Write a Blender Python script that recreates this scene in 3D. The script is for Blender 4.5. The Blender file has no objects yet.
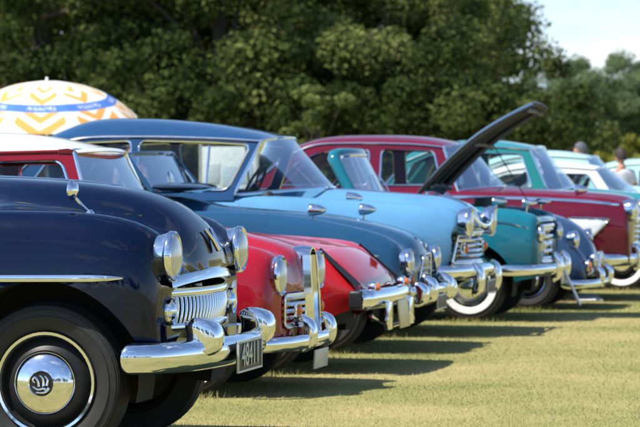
import bpy, bmesh, math, random
import numpy as np
from mathutils import Vector, Matrix
from mathutils.geometry import tessellate_polygon
R = math.radians
random.seed(7)
rng = np.random.default_rng(7)
scn = bpy.context.scene
COL = scn.collection

# ------------------------------------------------------------------ materials
def new_mat(name):
    m = bpy.data.materials.new(name); m.use_nodes = True
    nt = m.node_tree; b = nt.nodes['Principled BSDF']
    return m, nt, b
def N(nt, typ, **kw):
    n = nt.nodes.new(typ)
    for k, v in kw.items():
        if k in n.inputs: n.inputs[k].default_value = v
        else: setattr(n, k, v)
    return n
def ramp(nt, fac, stops):
    r = nt.nodes.new('ShaderNodeValToRGB'); e = r.color_ramp.elements
    while len(e) < len(stops): e.new(.5)
    for s, (p, c) in zip(e, stops): s.position = p; s.color = (*c, 1) if len(c) == 3 else c
    nt.links.new(fac, r.inputs[0]); return r.outputs[0]
def paint(name, col, rough=.3, coat=1.0, var=.1):
    m, nt, b = new_mat(name)
    tc = N(nt, 'ShaderNodeTexCoord')
    n = N(nt, 'ShaderNodeTexNoise', Scale=2.2, Detail=5.0); nt.links.new(tc.outputs['Object'], n.inputs['Vector'])
    c = ramp(nt, n.outputs[0], [(.3, tuple(x*(1-var) for x in col)), (.7, tuple(x*(1+var) for x in col))])
    nt.links.new(c, b.inputs['Base Color'])
    b.inputs['Roughness'].default_value = rough; b.inputs['Specular IOR Level'].default_value = .0; b.inputs['Coat IOR'].default_value = 1.45
    b.inputs['Coat Weight'].default_value = coat
    n2 = N(nt, 'ShaderNodeTexNoise', Scale=7.0, Detail=6.0, Roughness=.7); nt.links.new(tc.outputs['Object'], n2.inputs['Vector'])
    mr = N(nt, 'ShaderNodeMapRange'); nt.links.new(n2.outputs[0], mr.inputs[0])
    mr.inputs[1].default_value = .35; mr.inputs[2].default_value = .75; mr.inputs[3].default_value = .02; mr.inputs[4].default_value = .10
    nt.links.new(mr.outputs[0], b.inputs['Coat Roughness'])
    # faint panel waviness so reflections are not perfect
    n3 = N(nt, 'ShaderNodeTexNoise', Scale=3.0, Detail=2.0); nt.links.new(tc.outputs['Object'], n3.inputs['Vector'])
    bp = N(nt, 'ShaderNodeBump', Strength=.06, Distance=.03); nt.links.new(n3.outputs[0], bp.inputs['Height'])
    nt.links.new(bp.outputs[0], b.inputs['Coat Normal']); nt.links.new(bp.outputs[0], b.inputs['Normal'])
    return m
def simple(name, col, rough=.5, metal=0., bump=0., scale=40., spec=.5, var=.15):
    m, nt, b = new_mat(name)
    tc = N(nt, 'ShaderNodeTexCoord')
    n = N(nt, 'ShaderNodeTexNoise', Scale=scale, Detail=4.0); nt.links.new(tc.outputs['Object'], n.inputs['Vector'])
    c = ramp(nt, n.outputs[0], [(.3, tuple(x*(1-var) for x in col)), (.7, tuple(min(1, x*(1+var)) for x in col))])
    nt.links.new(c, b.inputs['Base Color'])
    b.inputs['Roughness'].default_value = rough; b.inputs['Metallic'].default_value = metal
    b.inputs['Specular IOR Level'].default_value = spec
    if bump:
        bp = N(nt, 'ShaderNodeBump', Strength=bump, Distance=.01); nt.links.new(n.outputs[0], bp.inputs['Height'])
        nt.links.new(bp.outputs[0], b.inputs['Normal'])
    return m
def glass_mat(name, tint=(.84, .89, .88), boost=.8):
    m = bpy.data.materials.new(name); m.use_nodes = True; nt = m.node_tree; nt.nodes.clear()
    o = N(nt, 'ShaderNodeOutputMaterial'); mx = N(nt, 'ShaderNodeMixShader')
    t = N(nt, 'ShaderNodeBsdfTransparent'); t.inputs[0].default_value = (*tint, 1)
    g = N(nt, 'ShaderNodeBsdfGlossy'); g.inputs['Roughness'].default_value = .015; g.inputs[0].default_value = (.95, .97, 1, 1)
    f = N(nt, 'ShaderNodeFresnel'); f.inputs[0].default_value = 1.5
    mu = N(nt, 'ShaderNodeMath', operation='MULTIPLY', use_clamp=True); mu.inputs[1].default_value = boost
    nt.links.new(f.outputs[0], mu.inputs[0]); nt.links.new(mu.outputs[0], mx.inputs[0])
    nt.links.new(t.outputs[0], mx.inputs[1]); nt.links.new(g.outputs[0], mx.inputs[2]); nt.links.new(mx.outputs[0], o.inputs[0])
    return m
M = {}
M['navy'] = paint('navy_paint', (.0008, .0050, .024), rough=.5, coat=.95)
M['red'] = paint('red_paint', (.35, .009, .022))
M['shaded_red'] = paint('shaded_red_paint', (.20, .006, .014))  # body red darkened for the cabin sides, their shade put into the colour
M['bright_red'] = paint('bright_red_paint', (.50, .014, .020))
M['cream'] = paint('cream_paint', (.78, .76, .72), rough=.4)
M['steel_blue'] = paint('steel_blue_paint', (.015, .068, .142))
M['light_blue'] = paint('light_blue_paint', (.10, .27, .46))
M['mid_blue'] = paint('mid_blue_paint', (.015, .058, .145))
M['teal'] = paint('teal_paint', (.010, .148, .210))
M['slate'] = paint('slate_paint', (.03, .065, .14))
M['maroon'] = paint('maroon_paint', (.135, .007, .023))
M['sea'] = paint('sea_green_paint', (.02, .20, .20))
M['mint'] = paint('mint_paint', (.42, .66, .64))
M['ivory'] = paint('ivory_paint', (.80, .80, .78))
M['pale_green'] = paint('pale_green_paint', (.50, .62, .58))
M['dark_paint'] = paint('dark_blue_paint', (.022, .038, .066))
M['black'] = simple('black_plastic', (.012, .012, .013), .45)
M['rubber'] = simple('rubber', (.013, .0125, .012), .68, bump=.15, scale=30)
M['whitewall'] = simple('whitewall', (.72, .71, .68), .55)
M['dark_metal'] = simple('dark_metal', (.02, .02, .02), .55)
M['under'] = simple('underside', (.012, .011, .010), .9)
M['cloth'] = simple('seat_cloth', (.06, .045, .035), .8)
M['red_leather'] = simple('red_leather', (.22, .03, .03), .5)
M['tan'] = simple('tan_leather', (.34, .24, .15), .55)
M['amber'] = simple('amber_lens', (.75, .16, .02), .15)
M['redlens'] = simple('red_lens', (.55, .02, .01), .15)
M['silver'] = simple('silver_paint', (.50, .50, .48), .4, .5)
M['plate_yellow'] = simple('plate_old_yellow', (.55, .45, .18), .35)
M['plate_white'] = simple('plate_old_white', (.55, .52, .44), .35)
M['ply'] = simple('lid_underside', (.030, .026, .020), .45)
M['engine'] = simple('engine_grey', (.06, .06, .06), .5, .5)
M['white_board'] = simple('white_board', (.78, .78, .78), .5)
M['pole'] = simple('white_pole', (.75, .75, .73), .4)
M['glass'] = glass_mat('window_glass')
M['screen'] = glass_mat('windscreen_glass', (.88, .92, .91), .62)
def chrome():
    m, nt, b = new_mat('chrome'); b.inputs['Metallic'].default_value = 1; b.inputs['Base Color'].default_value = (.80, .81, .83, 1)
    tc = N(nt, 'ShaderNodeTexCoord'); n = N(nt, 'ShaderNodeTexNoise', Scale=9.0, Detail=5.0); nt.links.new(tc.outputs['Object'], n.inputs['Vector'])
    mr = N(nt, 'ShaderNodeMapRange'); nt.links.new(n.outputs[0], mr.inputs[0]); mr.inputs[3].default_value = .03; mr.inputs[4].default_value = .12
    nt.links.new(mr.outputs[0], b.inputs['Roughness'])
    bp = N(nt, 'ShaderNodeBump', Strength=.12, Distance=.02); n4 = N(nt, 'ShaderNodeTexNoise', Scale=5.0, Detail=1.0)
    nt.links.new(tc.outputs['Object'], n4.inputs['Vector']); nt.links.new(n4.outputs[0], bp.inputs['Height']); nt.links.new(bp.outputs[0], b.inputs['Normal'])
    return m
M['chrome'] = chrome()
def lens():
    m, nt, b = new_mat('headlight_lens'); b.inputs['Metallic'].default_value = .45; b.inputs['Base Color'].default_value = (.66, .67, .64, 1)
    b.inputs['Roughness'].default_value = .24; b.inputs['Coat Weight'].default_value = 1
    tc = N(nt, 'ShaderNodeTexCoord'); w = N(nt, 'ShaderNodeTexWave', Scale=20.0, bands_direction='Y'); nt.links.new(tc.outputs['Object'], w.inputs['Vector'])
    bp = N(nt, 'ShaderNodeBump', Strength=.5, Distance=.008); nt.links.new(w.outputs[0], bp.inputs['Height']); nt.links.new(bp.outputs[0], b.inputs['Normal'])
    return m
M['lens'] = lens()

# ------------------------------------------------------------------ geometry helpers
class MB:
    def __init__(s): s.v = []; s.f = []; s.m = []
    def add(s, v, f, mi=0, mat=None):
        o = len(s.v)
        if mat is not None: v = [tuple(mat @ Vector(p)) for p in v]
        s.v += [tuple(map(float, p)) for p in v]; s.f += [tuple(int(i)+o for i in q) for q in f]; s.m += [mi]*len(f); return s
    def build(s, name, mats, parent=None, smooth=True, angle=38, recalc=True):
        me = bpy.data.meshes.new(name); me.from_pydata(s.v, [], s.f)
        mats = mats if isinstance(mats, (list, tuple)) else [mats]
        for q in mats: me.materials.append(M[q] if isinstance(q, str) else q)
        if len(mats) > 1: me.polygons.foreach_set('material_index', s.m)
        if recalc:
            bm = bmesh.new(); bm.from_mesh(me); bmesh.ops.recalc_face_normals(bm, faces=bm.faces); bm.to_mesh(me); bm.free()
        if smooth:
            me.polygons.foreach_set('use_smooth', [True]*len(me.polygons))
            if angle: me.set_sharp_from_angle(angle=R(angle))
        me.update()
        o = bpy.data.objects.new(name, me); COL.objects.link(o)
        if parent: o.parent = parent
        return o
def pchip(pts):
    pts = sorted(pts); x = np.array([p[0] for p in pts], float); y = np.array([p[1] for p in pts], float)
    if len(x) == 1: return lambda q: np.full_like(np.asarray(q, float), y[0])
    h = np.diff(x); d = np.diff(y)/h; m = np.zeros_like(y)
    m[0] = d[0]; m[-1] = d[-1]
    for i in range(1, len(x)-1):
        if d[i-1]*d[i] > 0:
            w1 = 2*h[i]+h[i-1]; w2 = h[i]+2*h[i-1]; m[i] = (w1+w2)/(w1/d[i-1]+w2/d[i])
    def f(q):
        q = np.clip(np.asarray(q, float), x[0], x[-1]); i = np.clip(np.searchsorted(x, q)-1, 0, len(h)-1); t = (q-x[i])/h[i]
        return (1+2*t)*(1-t)**2*y[i]+t*(1-t)**2*h[i]*m[i]+t*t*(3-2*t)*y[i+1]+t*t*(t-1)*h[i]*m[i+1]
    return f
def catmull(pts, n=8, closed=False):
    P = [Vector(p) for p in pts]; out = []; L = len(P); rng_ = range(L if closed else L-1)
    for i in rng_:
        g = lambda k: P[k % L] if closed else P[max(0, min(L-1, k))]
        p0, p1, p2, p3 = g(i-1), g(i), g(i+1), g(i+2)
        for j in range(n):
            t = j/n
            out.append(.5*((2*p1)+(-p0+p2)*t+(2*p0-5*p1+4*p2-p3)*t*t+(-p0+3*p1-3*p2+p3)*t**3))
    if not closed: out.append(P[-1])
    return out
def grid_faces(nu, nv, closed_u=False, closed_v=False):
    f = []
    for i in range(nu if closed_u else nu-1):
        for j in range(nv if closed_v else nv-1):
            f.append((i*nv+j, ((i+1) % nu)*nv+j, ((i+1) % nu)*nv+(j+1) % nv, i*nv+(j+1) % nv))
    return f
def lathe(prof, n=32, axis='x', c=(0, 0, 0), sy=1., sz=1.):
    v = []; nv = len(prof)
    for i in range(n):
        a = 2*math.pi*i/n
        for r, h in prof:
            p, q = r*math.cos(a)*sy, r*math.sin(a)*sz
            v.append({'x': (h, p, q), 'y': (p, h, q), 'z': (p, q, h)}[axis])
    v = [(x+c[0], y+c[1], z+c[2]) for x, y, z in v]
    return v, grid_faces(n, nv, closed_u=True)
def tube(path, r, n=8, closed=False, cap=True):
    P = [Vector(p) for p in path]; L = len(P); v = []
    rr = r if callable(r) else (lambda t: r)
    ref = Vector((0, 0, 1)); prev = None
    for i, p in enumerate(P):
        t = (P[(i+1) % L]-P[i-1]) if closed else (P[min(i+1, L-1)]-P[max(i-1, 0)])
        t.normalize()
        if prev is None:
            ref = Vector((0, 0, 1)) if abs(t.z) < .9 else Vector((1, 0, 0)); u = t.cross(ref).normalized()
        else: u = (prev-t*prev.dot(t)).normalized()
        prev = u; w = t.cross(u); rad = rr(i/max(1, L-1))
        for k in range(n):
            a = 2*math.pi*k/n; v.append(tuple(p+(u*math.cos(a)+w*math.sin(a))*rad))
    f = grid_faces(L, n, closed_u=closed, closed_v=True)
    if cap and not closed: f += [tuple(range(n))[::-1], tuple(range((L-1)*n, L*n))]
    return v, f
def rbox(sx, sy, sz, c=(0, 0, 0), bev=.01, seg=2, taper=1., shear=0., mat=None):
    bm = bmesh.new(); bmesh.ops.create_cube(bm, size=1)
    for q in bm.verts:
        k = taper if q.co.z > 0 else 1.
        q.co = Vector((q.co.x*sx*k, q.co.y*sy*k, q.co.z*sz)); q.co.x += shear*(q.co.z+sz/2)
    if bev: bmesh.ops.bevel(bm, geom=bm.edges[:], offset=bev, segments=seg, affect='EDGES', profile=.6)
    v = [tuple(q.co) for q in bm.verts]; bm.verts.index_update(); f = [tuple(q.index for q in fc.verts) for fc in bm.faces]; bm.free()
    if mat is not None: v = [tuple(mat @ Vector(p)) for p in v]
    return [(x+c[0], y+c[1], z+c[2]) for x, y, z in v], f
def round_poly(pts, r=.03, n=4):
    out = []; L = len(pts)
    for i in range(L):
        p0, p1, p2 = Vector(pts[i-1]), Vector(pts[i]), Vector(pts[(i+1) % L])
        a = p0-p1; b = p2-p1; k = min(r, a.length*.45, b.length*.45); A = p1+a.normalized()*k; B = p1+b.normalized()*k
        for j in range(n+1):
            t = j/n; out.append(tuple(A*(1-t)**2+p1*2*t*(1-t)+B*t*t))
    return out
def empty(name, loc, label, cat, group=None, rz=0.):
    o = bpy.data.objects.new(name, None); COL.objects.link(o); o.location = loc; o.rotation_euler = (0, 0, rz); o.empty_display_size = .3
    o['label'] = label; o['category'] = cat
    if group: o['group'] = group
    return o
def tag(o, label=None, cat=None, group=None, kind=None):
    for k, v in (('label', label), ('category', cat), ('group', group), ('kind', kind)):
        if v: o[k] = v
    return o
def lerp(a, b, t): return a+(b-a)*t

CARS = []
# ------------------------------------------------------------------ the car builder
class Car:
    def __init__(s, name, label, X0, Yc, w, zc, zs, wl=None, yk=.78, yv=.52, dip=.03, sill=.27, nose_b=.36, tail_b=.36,
                 bulge=.12, tail_bulge=.1, hubs=(-.7, -3.2), arch=.38, hubz=.33, col='navy', tub=None, tubz=.6, rnose=.07, tuck=.95, belly=.45, rz=0., rear_skirt=0., recess=None):
        s.root = empty(name, (X0, Yc, 0), label, 'car', 'classic cars parked in a row on the grass', rz)
        CARS.append((s.root, hubs)); s.w = w; s.col = col; s.hubs = hubs; s.hubz = hubz
        x0, x1 = min(p[0] for p in zc), max(p[0] for p in zc)
        s.x0, s.x1 = x0, x1
        fc, fs = pchip(zc), pchip(zs)
        fw = pchip(wl or [(x0, w*.86), (x0+.5, w*.96), (x0+1.4, w), (x1-.9, w), (x1-.35, w*.975), (x1, w*.90)])
        xs = set(np.linspace(x0, x1, 90)); r = rnose
        for k in range(9): xs.add(x1-r*(1-math.sin(k/8*math.pi/2))); xs.add(x0+r*(1-math.sin(k/8*math.pi/2)))
        for h in hubs:
            for k in range(25):
                a = math.pi*k/24; xs.add(h+arch*math.cos(a)*.9995)
        xs = np.array(sorted(xs)); keep = [0]
        for i in range(1, len(xs)):
            if xs[i]-xs[keep[-1]] > .0012: keep.append(i)
        xs = xs[keep]; nv = 34; s.xs = xs; s.rows = []; s.bulge = bulge; s.tail_bulge = tail_bulge; V = []
        for x in xs:
            W, ZC, ZS = float(fw(x)), float(fc(x)), float(fs(x)); zb = sill
            for e, bb in ((x1, nose_b), (x0, tail_b)):
                t = max(0, 1-abs(x-e)/.5); zb = max(zb, lerp(sill, bb, t*t*(3-2*t)))
                d = abs(x-e)
                if d < r:
                    k = r*(1-math.sqrt(max(0, 1-((r-d)/r)**2))); W -= k; ZC -= k*.9; ZS -= k*.9; zb += k*.5
            yc_ = W*yk; yv_ = W*yv
            cab = tub and tub[0] < x < tub[1]
            dp = dip if not isinstance(dip, tuple) else lerp(dip[1], dip[0], min(1, max(0, 1-(x1-x-.12)/.62)))
            zv_ = min(ZS, ZC)-dp*(0 if cab else 1)
            hgt = ZS-zb
            ctrl = [(W*tuck, zb), (W, zb+hgt*belly), (W*.985, zb+hgt*.76), (lerp(W, yc_, .42), ZS-.028), (yc_, ZS), (yv_, zv_ if not cab else ZS+.002), (W*.26, lerp(zv_, ZC, .82) if not cab else ZS+.003), (0, ZC if not cab else ZS+.004)]
            pl = catmull([(y, z, 0) for y, z in ctrl], 7); P = np.array([(p.x, p.y) for p in pl])
            za = None
            for h in hubs:
                if abs(x-h) < arch: za = hubz+math.sqrt(arch**2-(x-h)**2)
            if rear_skirt and za and x < -1.8: za = min(za, hubz+rear_skirt)
            if za and za > zb:
                i = next(i for i in range(len(P)) if P[i, 1] >= za); i = max(i, 1)
                t = (za-P[i-1, 1])/(P[i, 1]-P[i-1, 1]); p = P[i-1]*(1-t)+P[i]*t; P = np.vstack([p, P[i:]])
            dd = np.concatenate([[0], np.cumsum(np.linalg.norm(np.diff(P, axis=0), axis=1))]); q = np.linspace(0, dd[-1], nv)
            P = np.stack([np.interp(q, dd, P[:, 0]), np.interp(q, dd, P[:, 1])], 1)
            lip = np.array([[P[0, 0]-.045, P[0, 1]+.004]]); P = np.vstack([lip, P])
            s.rows.append(P)
        nrow = len(s.rows[0]); full = 2*nrow-1
        for x, P in zip(xs, s.rows):
            for y, z in list(P)+[(-y, z) for y, z in P[-2::-1]]:
                zz = z
                if tub and tub[0] < x < tub[1] and abs(y) < w-.17: zz = min(z, tubz)
                xf = s.warp(x, y)
                if recess:
                    a = min(1, max(0, (recess[0]-zz)/.05)); b_ = min(1, max(0, (x-(x1-.28))/.28)); c_ = min(1, max(0, (recess[2]-abs(y))/.08)); xf -= recess[1]*a*a*(3-2*a)*b_*b_*(3-2*b_)*c_*c_*(3-2*c_)
                V.append((xf, -y, zz))
        F = grid_faces(len(xs), full); mi = []
        for f in F:
            c = np.mean([V[i] for i in f], axis=0)
            mi.append(1 if tub and tub[0]+.0 < c[0] < tub[1] and abs(c[1]) < w-.14 else 0)
        mb = MB(); mb.v = V; mb.f = F; mb.m = mi
        for row in (0, len(xs)-1):           # front and rear faces
            ring = [row*full+j for j in range(full)]; pts = np.array([V[i] for i in ring]); c = pts.mean(0); c[0] = pts[:, 0].max() if row else pts[:, 0].min()
            c[1] = 0; prev = ring
            for k in (.66, .33):
                o = len(mb.v); mb.v += [tuple(c+(p-c)*k) for p in pts]; cur = list(range(o, o+full))
                for j in range(full): mb.f.append((prev[j], prev[(j+1) % full], cur[(j+1) % full], cur[j])); mb.m.append(0)
                prev = cur
            o = len(mb.v); mb.v.append(tuple(c))
            for j in range(full): mb.f.append((prev[j], prev[(j+1) % full], o)); mb.m.append(0)
        s.body = mb.build('body', [col, 'cloth'], s.root, angle=50)
        u = MB()
        u.add(*rbox(abs(x1-x0)-.5, 2*(w-.30), .24, ((x0+x1)/2-.02, 0, .38), .02))
        u.add(*rbox(abs(hubs[0]-hubs[1])-2*arch-.04, 2*w-.16, .10, ((hubs[0]+hubs[1])/2, 0, .33), .02))
        for h in hubs:
            u.add(*tube([(h, -w+.2, hubz), (h, w-.2, hubz)], .035))
            for sd in (-1, 1):
                v = []
                for k in range(25):
                    a = math.pi*(k/24*1.16-.08); X_, Z_ = h+(arch+.004)*math.cos(a), hubz+(arch+.004)*math.sin(a)
                    v += [(X_, sd*(w-.06), Z_), (X_, sd*(w-.33), Z_), (h, sd*(w-.33), hubz-.05)]
                u.add(v, grid_faces(25, 3))
        u.build('underbody', 'under', s.root)
    def warp(s, x, y):
        t = max(0., 1-(s.x1-x)/.9); t = t*t*(3-2*t); k = 1-min(1, abs(y)/s.w)**2
        t2 = max(0., 1-(x-s.x0)/.9); t2 = t2*t2*(3-2*t2)
        return x+s.bulge*t*k-s.tail_bulge*t2*k
    def row(s, x):                       # section polyline near the FINAL x on the side
        i = int(np.argmin(abs(s.xs-x))); return s.rows[i]
    def side_y(s, x, z):
        P = s.row(x)[1:]; j = int(np.argmax(P[:, 1])); Q = P[:j+1]
        return float(np.interp(z, Q[:, 1], Q[:, 0]))
    def top_z(s, x, y):
        xx = x
        for _ in range(4): xx = x-(s.warp(xx, y)-xx)
        P = s.row(xx)[1:]; j = int(np.argmin(abs(P[:, 1]-P[:, 1].max())))
        Q = P[P[:, 1] > P[:, 1].max()-.35]; Q = Q[np.argsort(Q[:, 0])]
        return float(np.interp(abs(y), Q[:, 0], Q[:, 1]))
    def strip(s, name, pts, wid=.02, mat='chrome', off=.006, side=-1, thick=.008):
        """a trim strip that follows the body side; pts = (x, z)"""
        C = catmull([(x, z, 0) for x, z in pts], 10) if len(pts) > 2 else [Vector((lerp(pts[0][0], pts[1][0], t/16), lerp(pts[0][1], pts[1][1], t/16), 0)) for t in range(17)]
        v = []; n = len(C)
        for i, c in enumerate(C):
            t = (C[min(i+1, n-1)]-C[max(i-1, 0)]).normalized(); nn = Vector((-t.y, t.x, 0))
            e = min(1, min(i, n-1-i)/2+.25)
            for k, o in ((-1, off-thick), (-.8, off), (.0, off+thick*.5), (.8, off), (1, off-thick)):
                q = c+nn*k*wid/2*e; v.append((q.x, side*(s.side_y(q.x, q.y)+o), q.y))
        return MB().add(v, grid_faces(n, 5)).build(name, mat, s.root)
    def top_strip(s, name, pts, wid=.02, mat='chrome', off=.004):
        C = catmull([(x, y, 0) for x, y in pts], 10); v = []; n = len(C)
        for i, c in enumerate(C):
            t = (C[min(i+1, n-1)]-C[max(i-1, 0)]).normalized(); nn = Vector((-t.y, t.x, 0))
            for k, o in ((-1, -.004), (0, off), (1, -.004)):
                q = c+nn*k*wid/2; v.append((q.x, q.y, s.top_z(q.x, q.y)+o))
        return MB().add(v, grid_faces(n, 3)).build(name, mat, s.root)
    def wheels(s, r=.33, rim=.21, tw=.15, white=None, cap='dome', track=None, rim_mat='dark_metal'):
        y = track or s.w-.10
        for h in s.hubs:
            for sd in (-1, 1):
                mb = MB(); rm = [(.03, .01), (rim*.62, .018), (rim*.70, .0), (rim*.88, -.03), (rim*.95, -.01), (rim, .0), (rim*1.01, -.02), (rim*.9, -.06), (.05, -.07)]
                mb.add(*lathe([(a, b) for a, b in rm], 40, 'y'))
                wh = mb.build('wheel', rim_mat, s.root)
                t = tw/2
                prof = [(rim*.97, -.010), (rim*1.05, .012), (rim*1.18, .020), (lerp(rim, r, .48), .024), (lerp(rim, r, .50), .027), (lerp(rim, r, .53), .027), (lerp(rim, r, .55), .0235), (lerp(rim, r, .72), .019), (lerp(rim, r, .735), .0215), (lerp(rim, r, .76), .0205), (lerp(rim, r, .775), .017), (lerp(rim, r, .84), .014), (lerp(rim, r, .85), .009), (lerp(rim, r, .88), .009), (lerp(rim, r, .89), .011), (r*.965, -.004), (r*.99, -.018), (r*.998, -.034), (r*.975, -.036), (r*.975, -.044), (r, -.046), (r*1.001, -t+.005), (r*.977, -t+.003), (r*.977, -t-.003), (r*1.001, -t-.005), (r, -tw+.046), (r*.975, -tw+.044), (r*.975, -tw+.036), (r*.998, -tw+.034), (r*.97, -tw+.005), (rim*1.1, -tw-.01), (rim*.95, -tw+.03)]
                tb = MB(); v, f = lathe(prof, 48, 'y'); tb.v = v; tb.f = f
                tb.m = []
                for q in f:
                    c = np.mean([v[i] for i in q], 0); rr = math.hypot(c[0], c[2]); tb.m.append(1 if white and white[0] < rr < white[1] and c[1] > -.05 else 0)
                ty = tb.build('tyre', ['rubber', 'whitewall'], wh)
                tr = MB().add(*lathe([(rim*.90, .004), (rim*.93, .016), (rim*.985, .018), (rim*1.0, .006)], 48, 'y')).build('trim_ring', 'chrome', wh)
                hc = MB()
                if cap == 'dome':
                    hc.add(*lathe([(.137, .0), (.136, .022), (.126, .040), (.105, .055), (.080, .066), (.062, .071), (.057, .073)], 48, 'y'))
                    hub = hc.build('hubcap', 'chrome', wh)
                    em = MB(); em.add(*lathe([(.060, .071), (.061, .078), (.054, .080), (.050, .076)], 40, 'y'))
                    em.add(*lathe([(.0, .0745), (.051, .0745)], 32, 'y'), mi=1)
                    for pth in ([(-.030, -.028), (-.012, -.020), (.012, -.024), (.034, -.012)], [(-.026, -.008), (-.030, .016), (-.018, .032)], [(-.012, -.010), (-.010, .020), (.004, .034)], [(.008, -.012), (.012, .012), (.026, .026), (.034, .014), (.024, .004)], [(-.036, -.016), (-.016, -.036), (.020, -.036)]):
                        em.add(*tube([(a, .078, b) for a, b in [tuple(c.xy) for c in catmull([(a, b, 0) for a, b in pth], 5)]], lambda t: .0062*(1-.5*t)+.001, 8))
                    em.build('hub_emblem', ['chrome', 'black'], wh)
                else:
                    hc.add(*lathe([(.105, .0), (.104, .016), (.09, .03), (.06, .045), (.03, .055), (.0, .058)], 36, 'y')); hc.build('hubcap', 'chrome', wh)
                wh.location = (h, sd*y, s.hubz*0+r)
                wh.rotation_euler = (0, random.uniform(-.3, .3) if cap != 'dome' else 0, math.pi if sd < 0 else 0)
    def headlights(s, x, y, z, r=.1, depth=.06, hood=0., mat='chrome', tilt=0.):
        for sd in (-1, 1):
            mb = MB()
            prof = [(r*.86, -depth-.04), (r*.97, -depth), (r*1.03, -depth*.5), (r*1.05, -.008), (r*1.02, .012), (r*.95, .018), (r*.87, .006)]
            v, f = lathe(prof, 40, 'x')
            if hood: v = [(px+hood*max(0, pz/r)**2*(1 if px > -.02 else 0), py, pz) for px, py, pz in v]
            mb.add(v, f); o = mb.build('headlight', mat, s.root, angle=60); o.location = (x, sd*y, z); o.rotation_euler = (0, tilt, 0)
            MB().add(*lathe([(r*.88, .002), (r*.82, .012), (r*.64, .024), (r*.36, .032), (.0, .035)], 36, 'x')).build('lens', 'lens', o)
    def bumper(s, half, z, h=.11, t=.035, name='bumper', prof=None, mat='chrome', drop=0.):
        pts = [(x, -y, 0) for x, y in half]+[(x, y, 0) for x, y in half[-2::-1]]
        C = catmull(pts, 9); n = len(C); v = []
        prof = prof or [(-.6, -.46), (-.15, -.5), (.45, -.40), (.80, -.2), (.92, .03), (.86, .22), (.55, .42), (-.1, .5), (-.6, .44)]
        for i, c in enumerate(C):
            tn = (C[min(i+1, n-1)]-C[max(i-1, 0)]).normalized(); nn = Vector((tn.y, -tn.x, 0))
            e = min(1, .42+.58*math.sqrt(min(i, n-1-i)/5)); zz = z-drop*(abs(c.y)/s.w)**2
            for a, b in prof: v.append((c.x+nn.x*a*t, c.y+nn.y*a*t, zz+b*h*e))
        k = len(prof); f = grid_faces(n, k, closed_v=True)+[tuple(range(k)), tuple(range((n-1)*k, n*k))]
        return MB().add(v, f).build(name, mat, s.root, angle=45)
    def guard(s, bump, x, y, z, sx=.10, sy=.075, sz=.24, both=True, mat='chrome', lean=0.):
        for sd in ((-1, 1) if both else (1,)):
            v = []; nu = 11
            for i in range(nu):
                t = i/(nu-1); zz = (t-.5)*sz; k = (1-abs(2*t-1)**5)**.45 if 0 < t < 1 else .25
                for j in range(16):
                    a = 2*math.pi*j/16; ca, sa = math.cos(a), math.sin(a)
                    v.append((abs(ca)**.55*math.copysign(1, ca)*sx/2*k-.03*(2*t-1)**2+lean*zz, abs(sa)**.55*math.copysign(1, sa)*sy/2*(.72+.28*k), zz))
            f = grid_faces(nu, 16, closed_v=True)+[tuple(range(16)), tuple(range((nu-1)*16, nu*16))]
            o = MB().add(v, f).build('overrider', mat, bump, angle=60); o.location = (x, sd*y, z)
    def plate(s, x, y, z, w=.42, h=.11, mat='black', text=None, tilt=0., roll=0., border=None):
        mb = MB(); mb.add(*rbox(.010, w, h, (0, 0, 0), .003))
        o = mb.build('number_plate', mat, s.root); o.location = (x, y, z); o.rotation_euler = (roll, tilt, 0)
        if border:
            b = MB(); e = .006
            for q in (-1, 1):
                b.add(*rbox(.010, w+.004, .010, (.005, 0, q*(h/2-.004)), .002)); b.add(*rbox(.0096, .010, h-.012, (.005, q*(w/2-.004), 0), .002))
            b.build('plate_border', border, o)
        if text:
            cu = bpy.data.curves.new('plate_lettering', 'FONT'); cu.body = text; cu.align_x = 'CENTER'; cu.align_y = 'CENTER'; cu.size = h*1.02; cu.extrude = .002; cu.offset = .0012
            t = bpy.data.objects.new('tmp_text', cu); COL.objects.link(t); dg = bpy.context.evaluated_depsgraph_get(); me = bpy.data.meshes.new_from_object(t.evaluated_get(dg))
            bpy.data.objects.remove(t); me.materials.clear(); me.materials.append(M['silver']); me.name = 'plate_lettering'
            k = bpy.data.objects.new('plate_lettering', me); COL.objects.link(k); k.parent = o; k.location = (.0085, 0, 0); k.rotation_euler = (R(90), 0, R(90))
            xsz = max(v.co.x for v in me.vertices)-min(v.co.x for v in me.vertices); k.scale = (min(1, (w*.90)/xsz), 1.0, 1)
        return o
    def mirror(s, x, y, z, foot=None, r=.05, kind='bullet'):
        mb = MB()
        if kind == 'bullet':
            mb.add(*lathe([(.0, .09), (r*.35, .08), (r*.75, .045), (r*.98, .0), (r, -.03), (r*.9, -.036), (.0, -.03)], 24, 'x'))
        else:
            mb.add(*lathe([(.0, .03), (r*.6, .024), (r*.95, .008), (r, -.004), (r*.92, -.010), (.0, -.008)], 28, 'x'))
        o = mb.build('wing_mirror', 'chrome', s.root); o.location = (x, y, z)
        fx, fy, fz = foot or (x-.01, y+.015, s.top_z(x-.01, y+.015)-.012)
        st = MB(); d = (fx-x, fy-y, fz-z)
        st.add(*tube([(0, 0, -r*.3), (d[0]*.5, d[1]*.5, d[2]*.6), (d[0], d[1], d[2])], .0075, 8)); st.add(*lathe([(.02, -.01), (.019, .004), (.008, .016)], 16, 'z', d))
        st.build('mirror_stalk', 'chrome', o)
        return o
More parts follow.
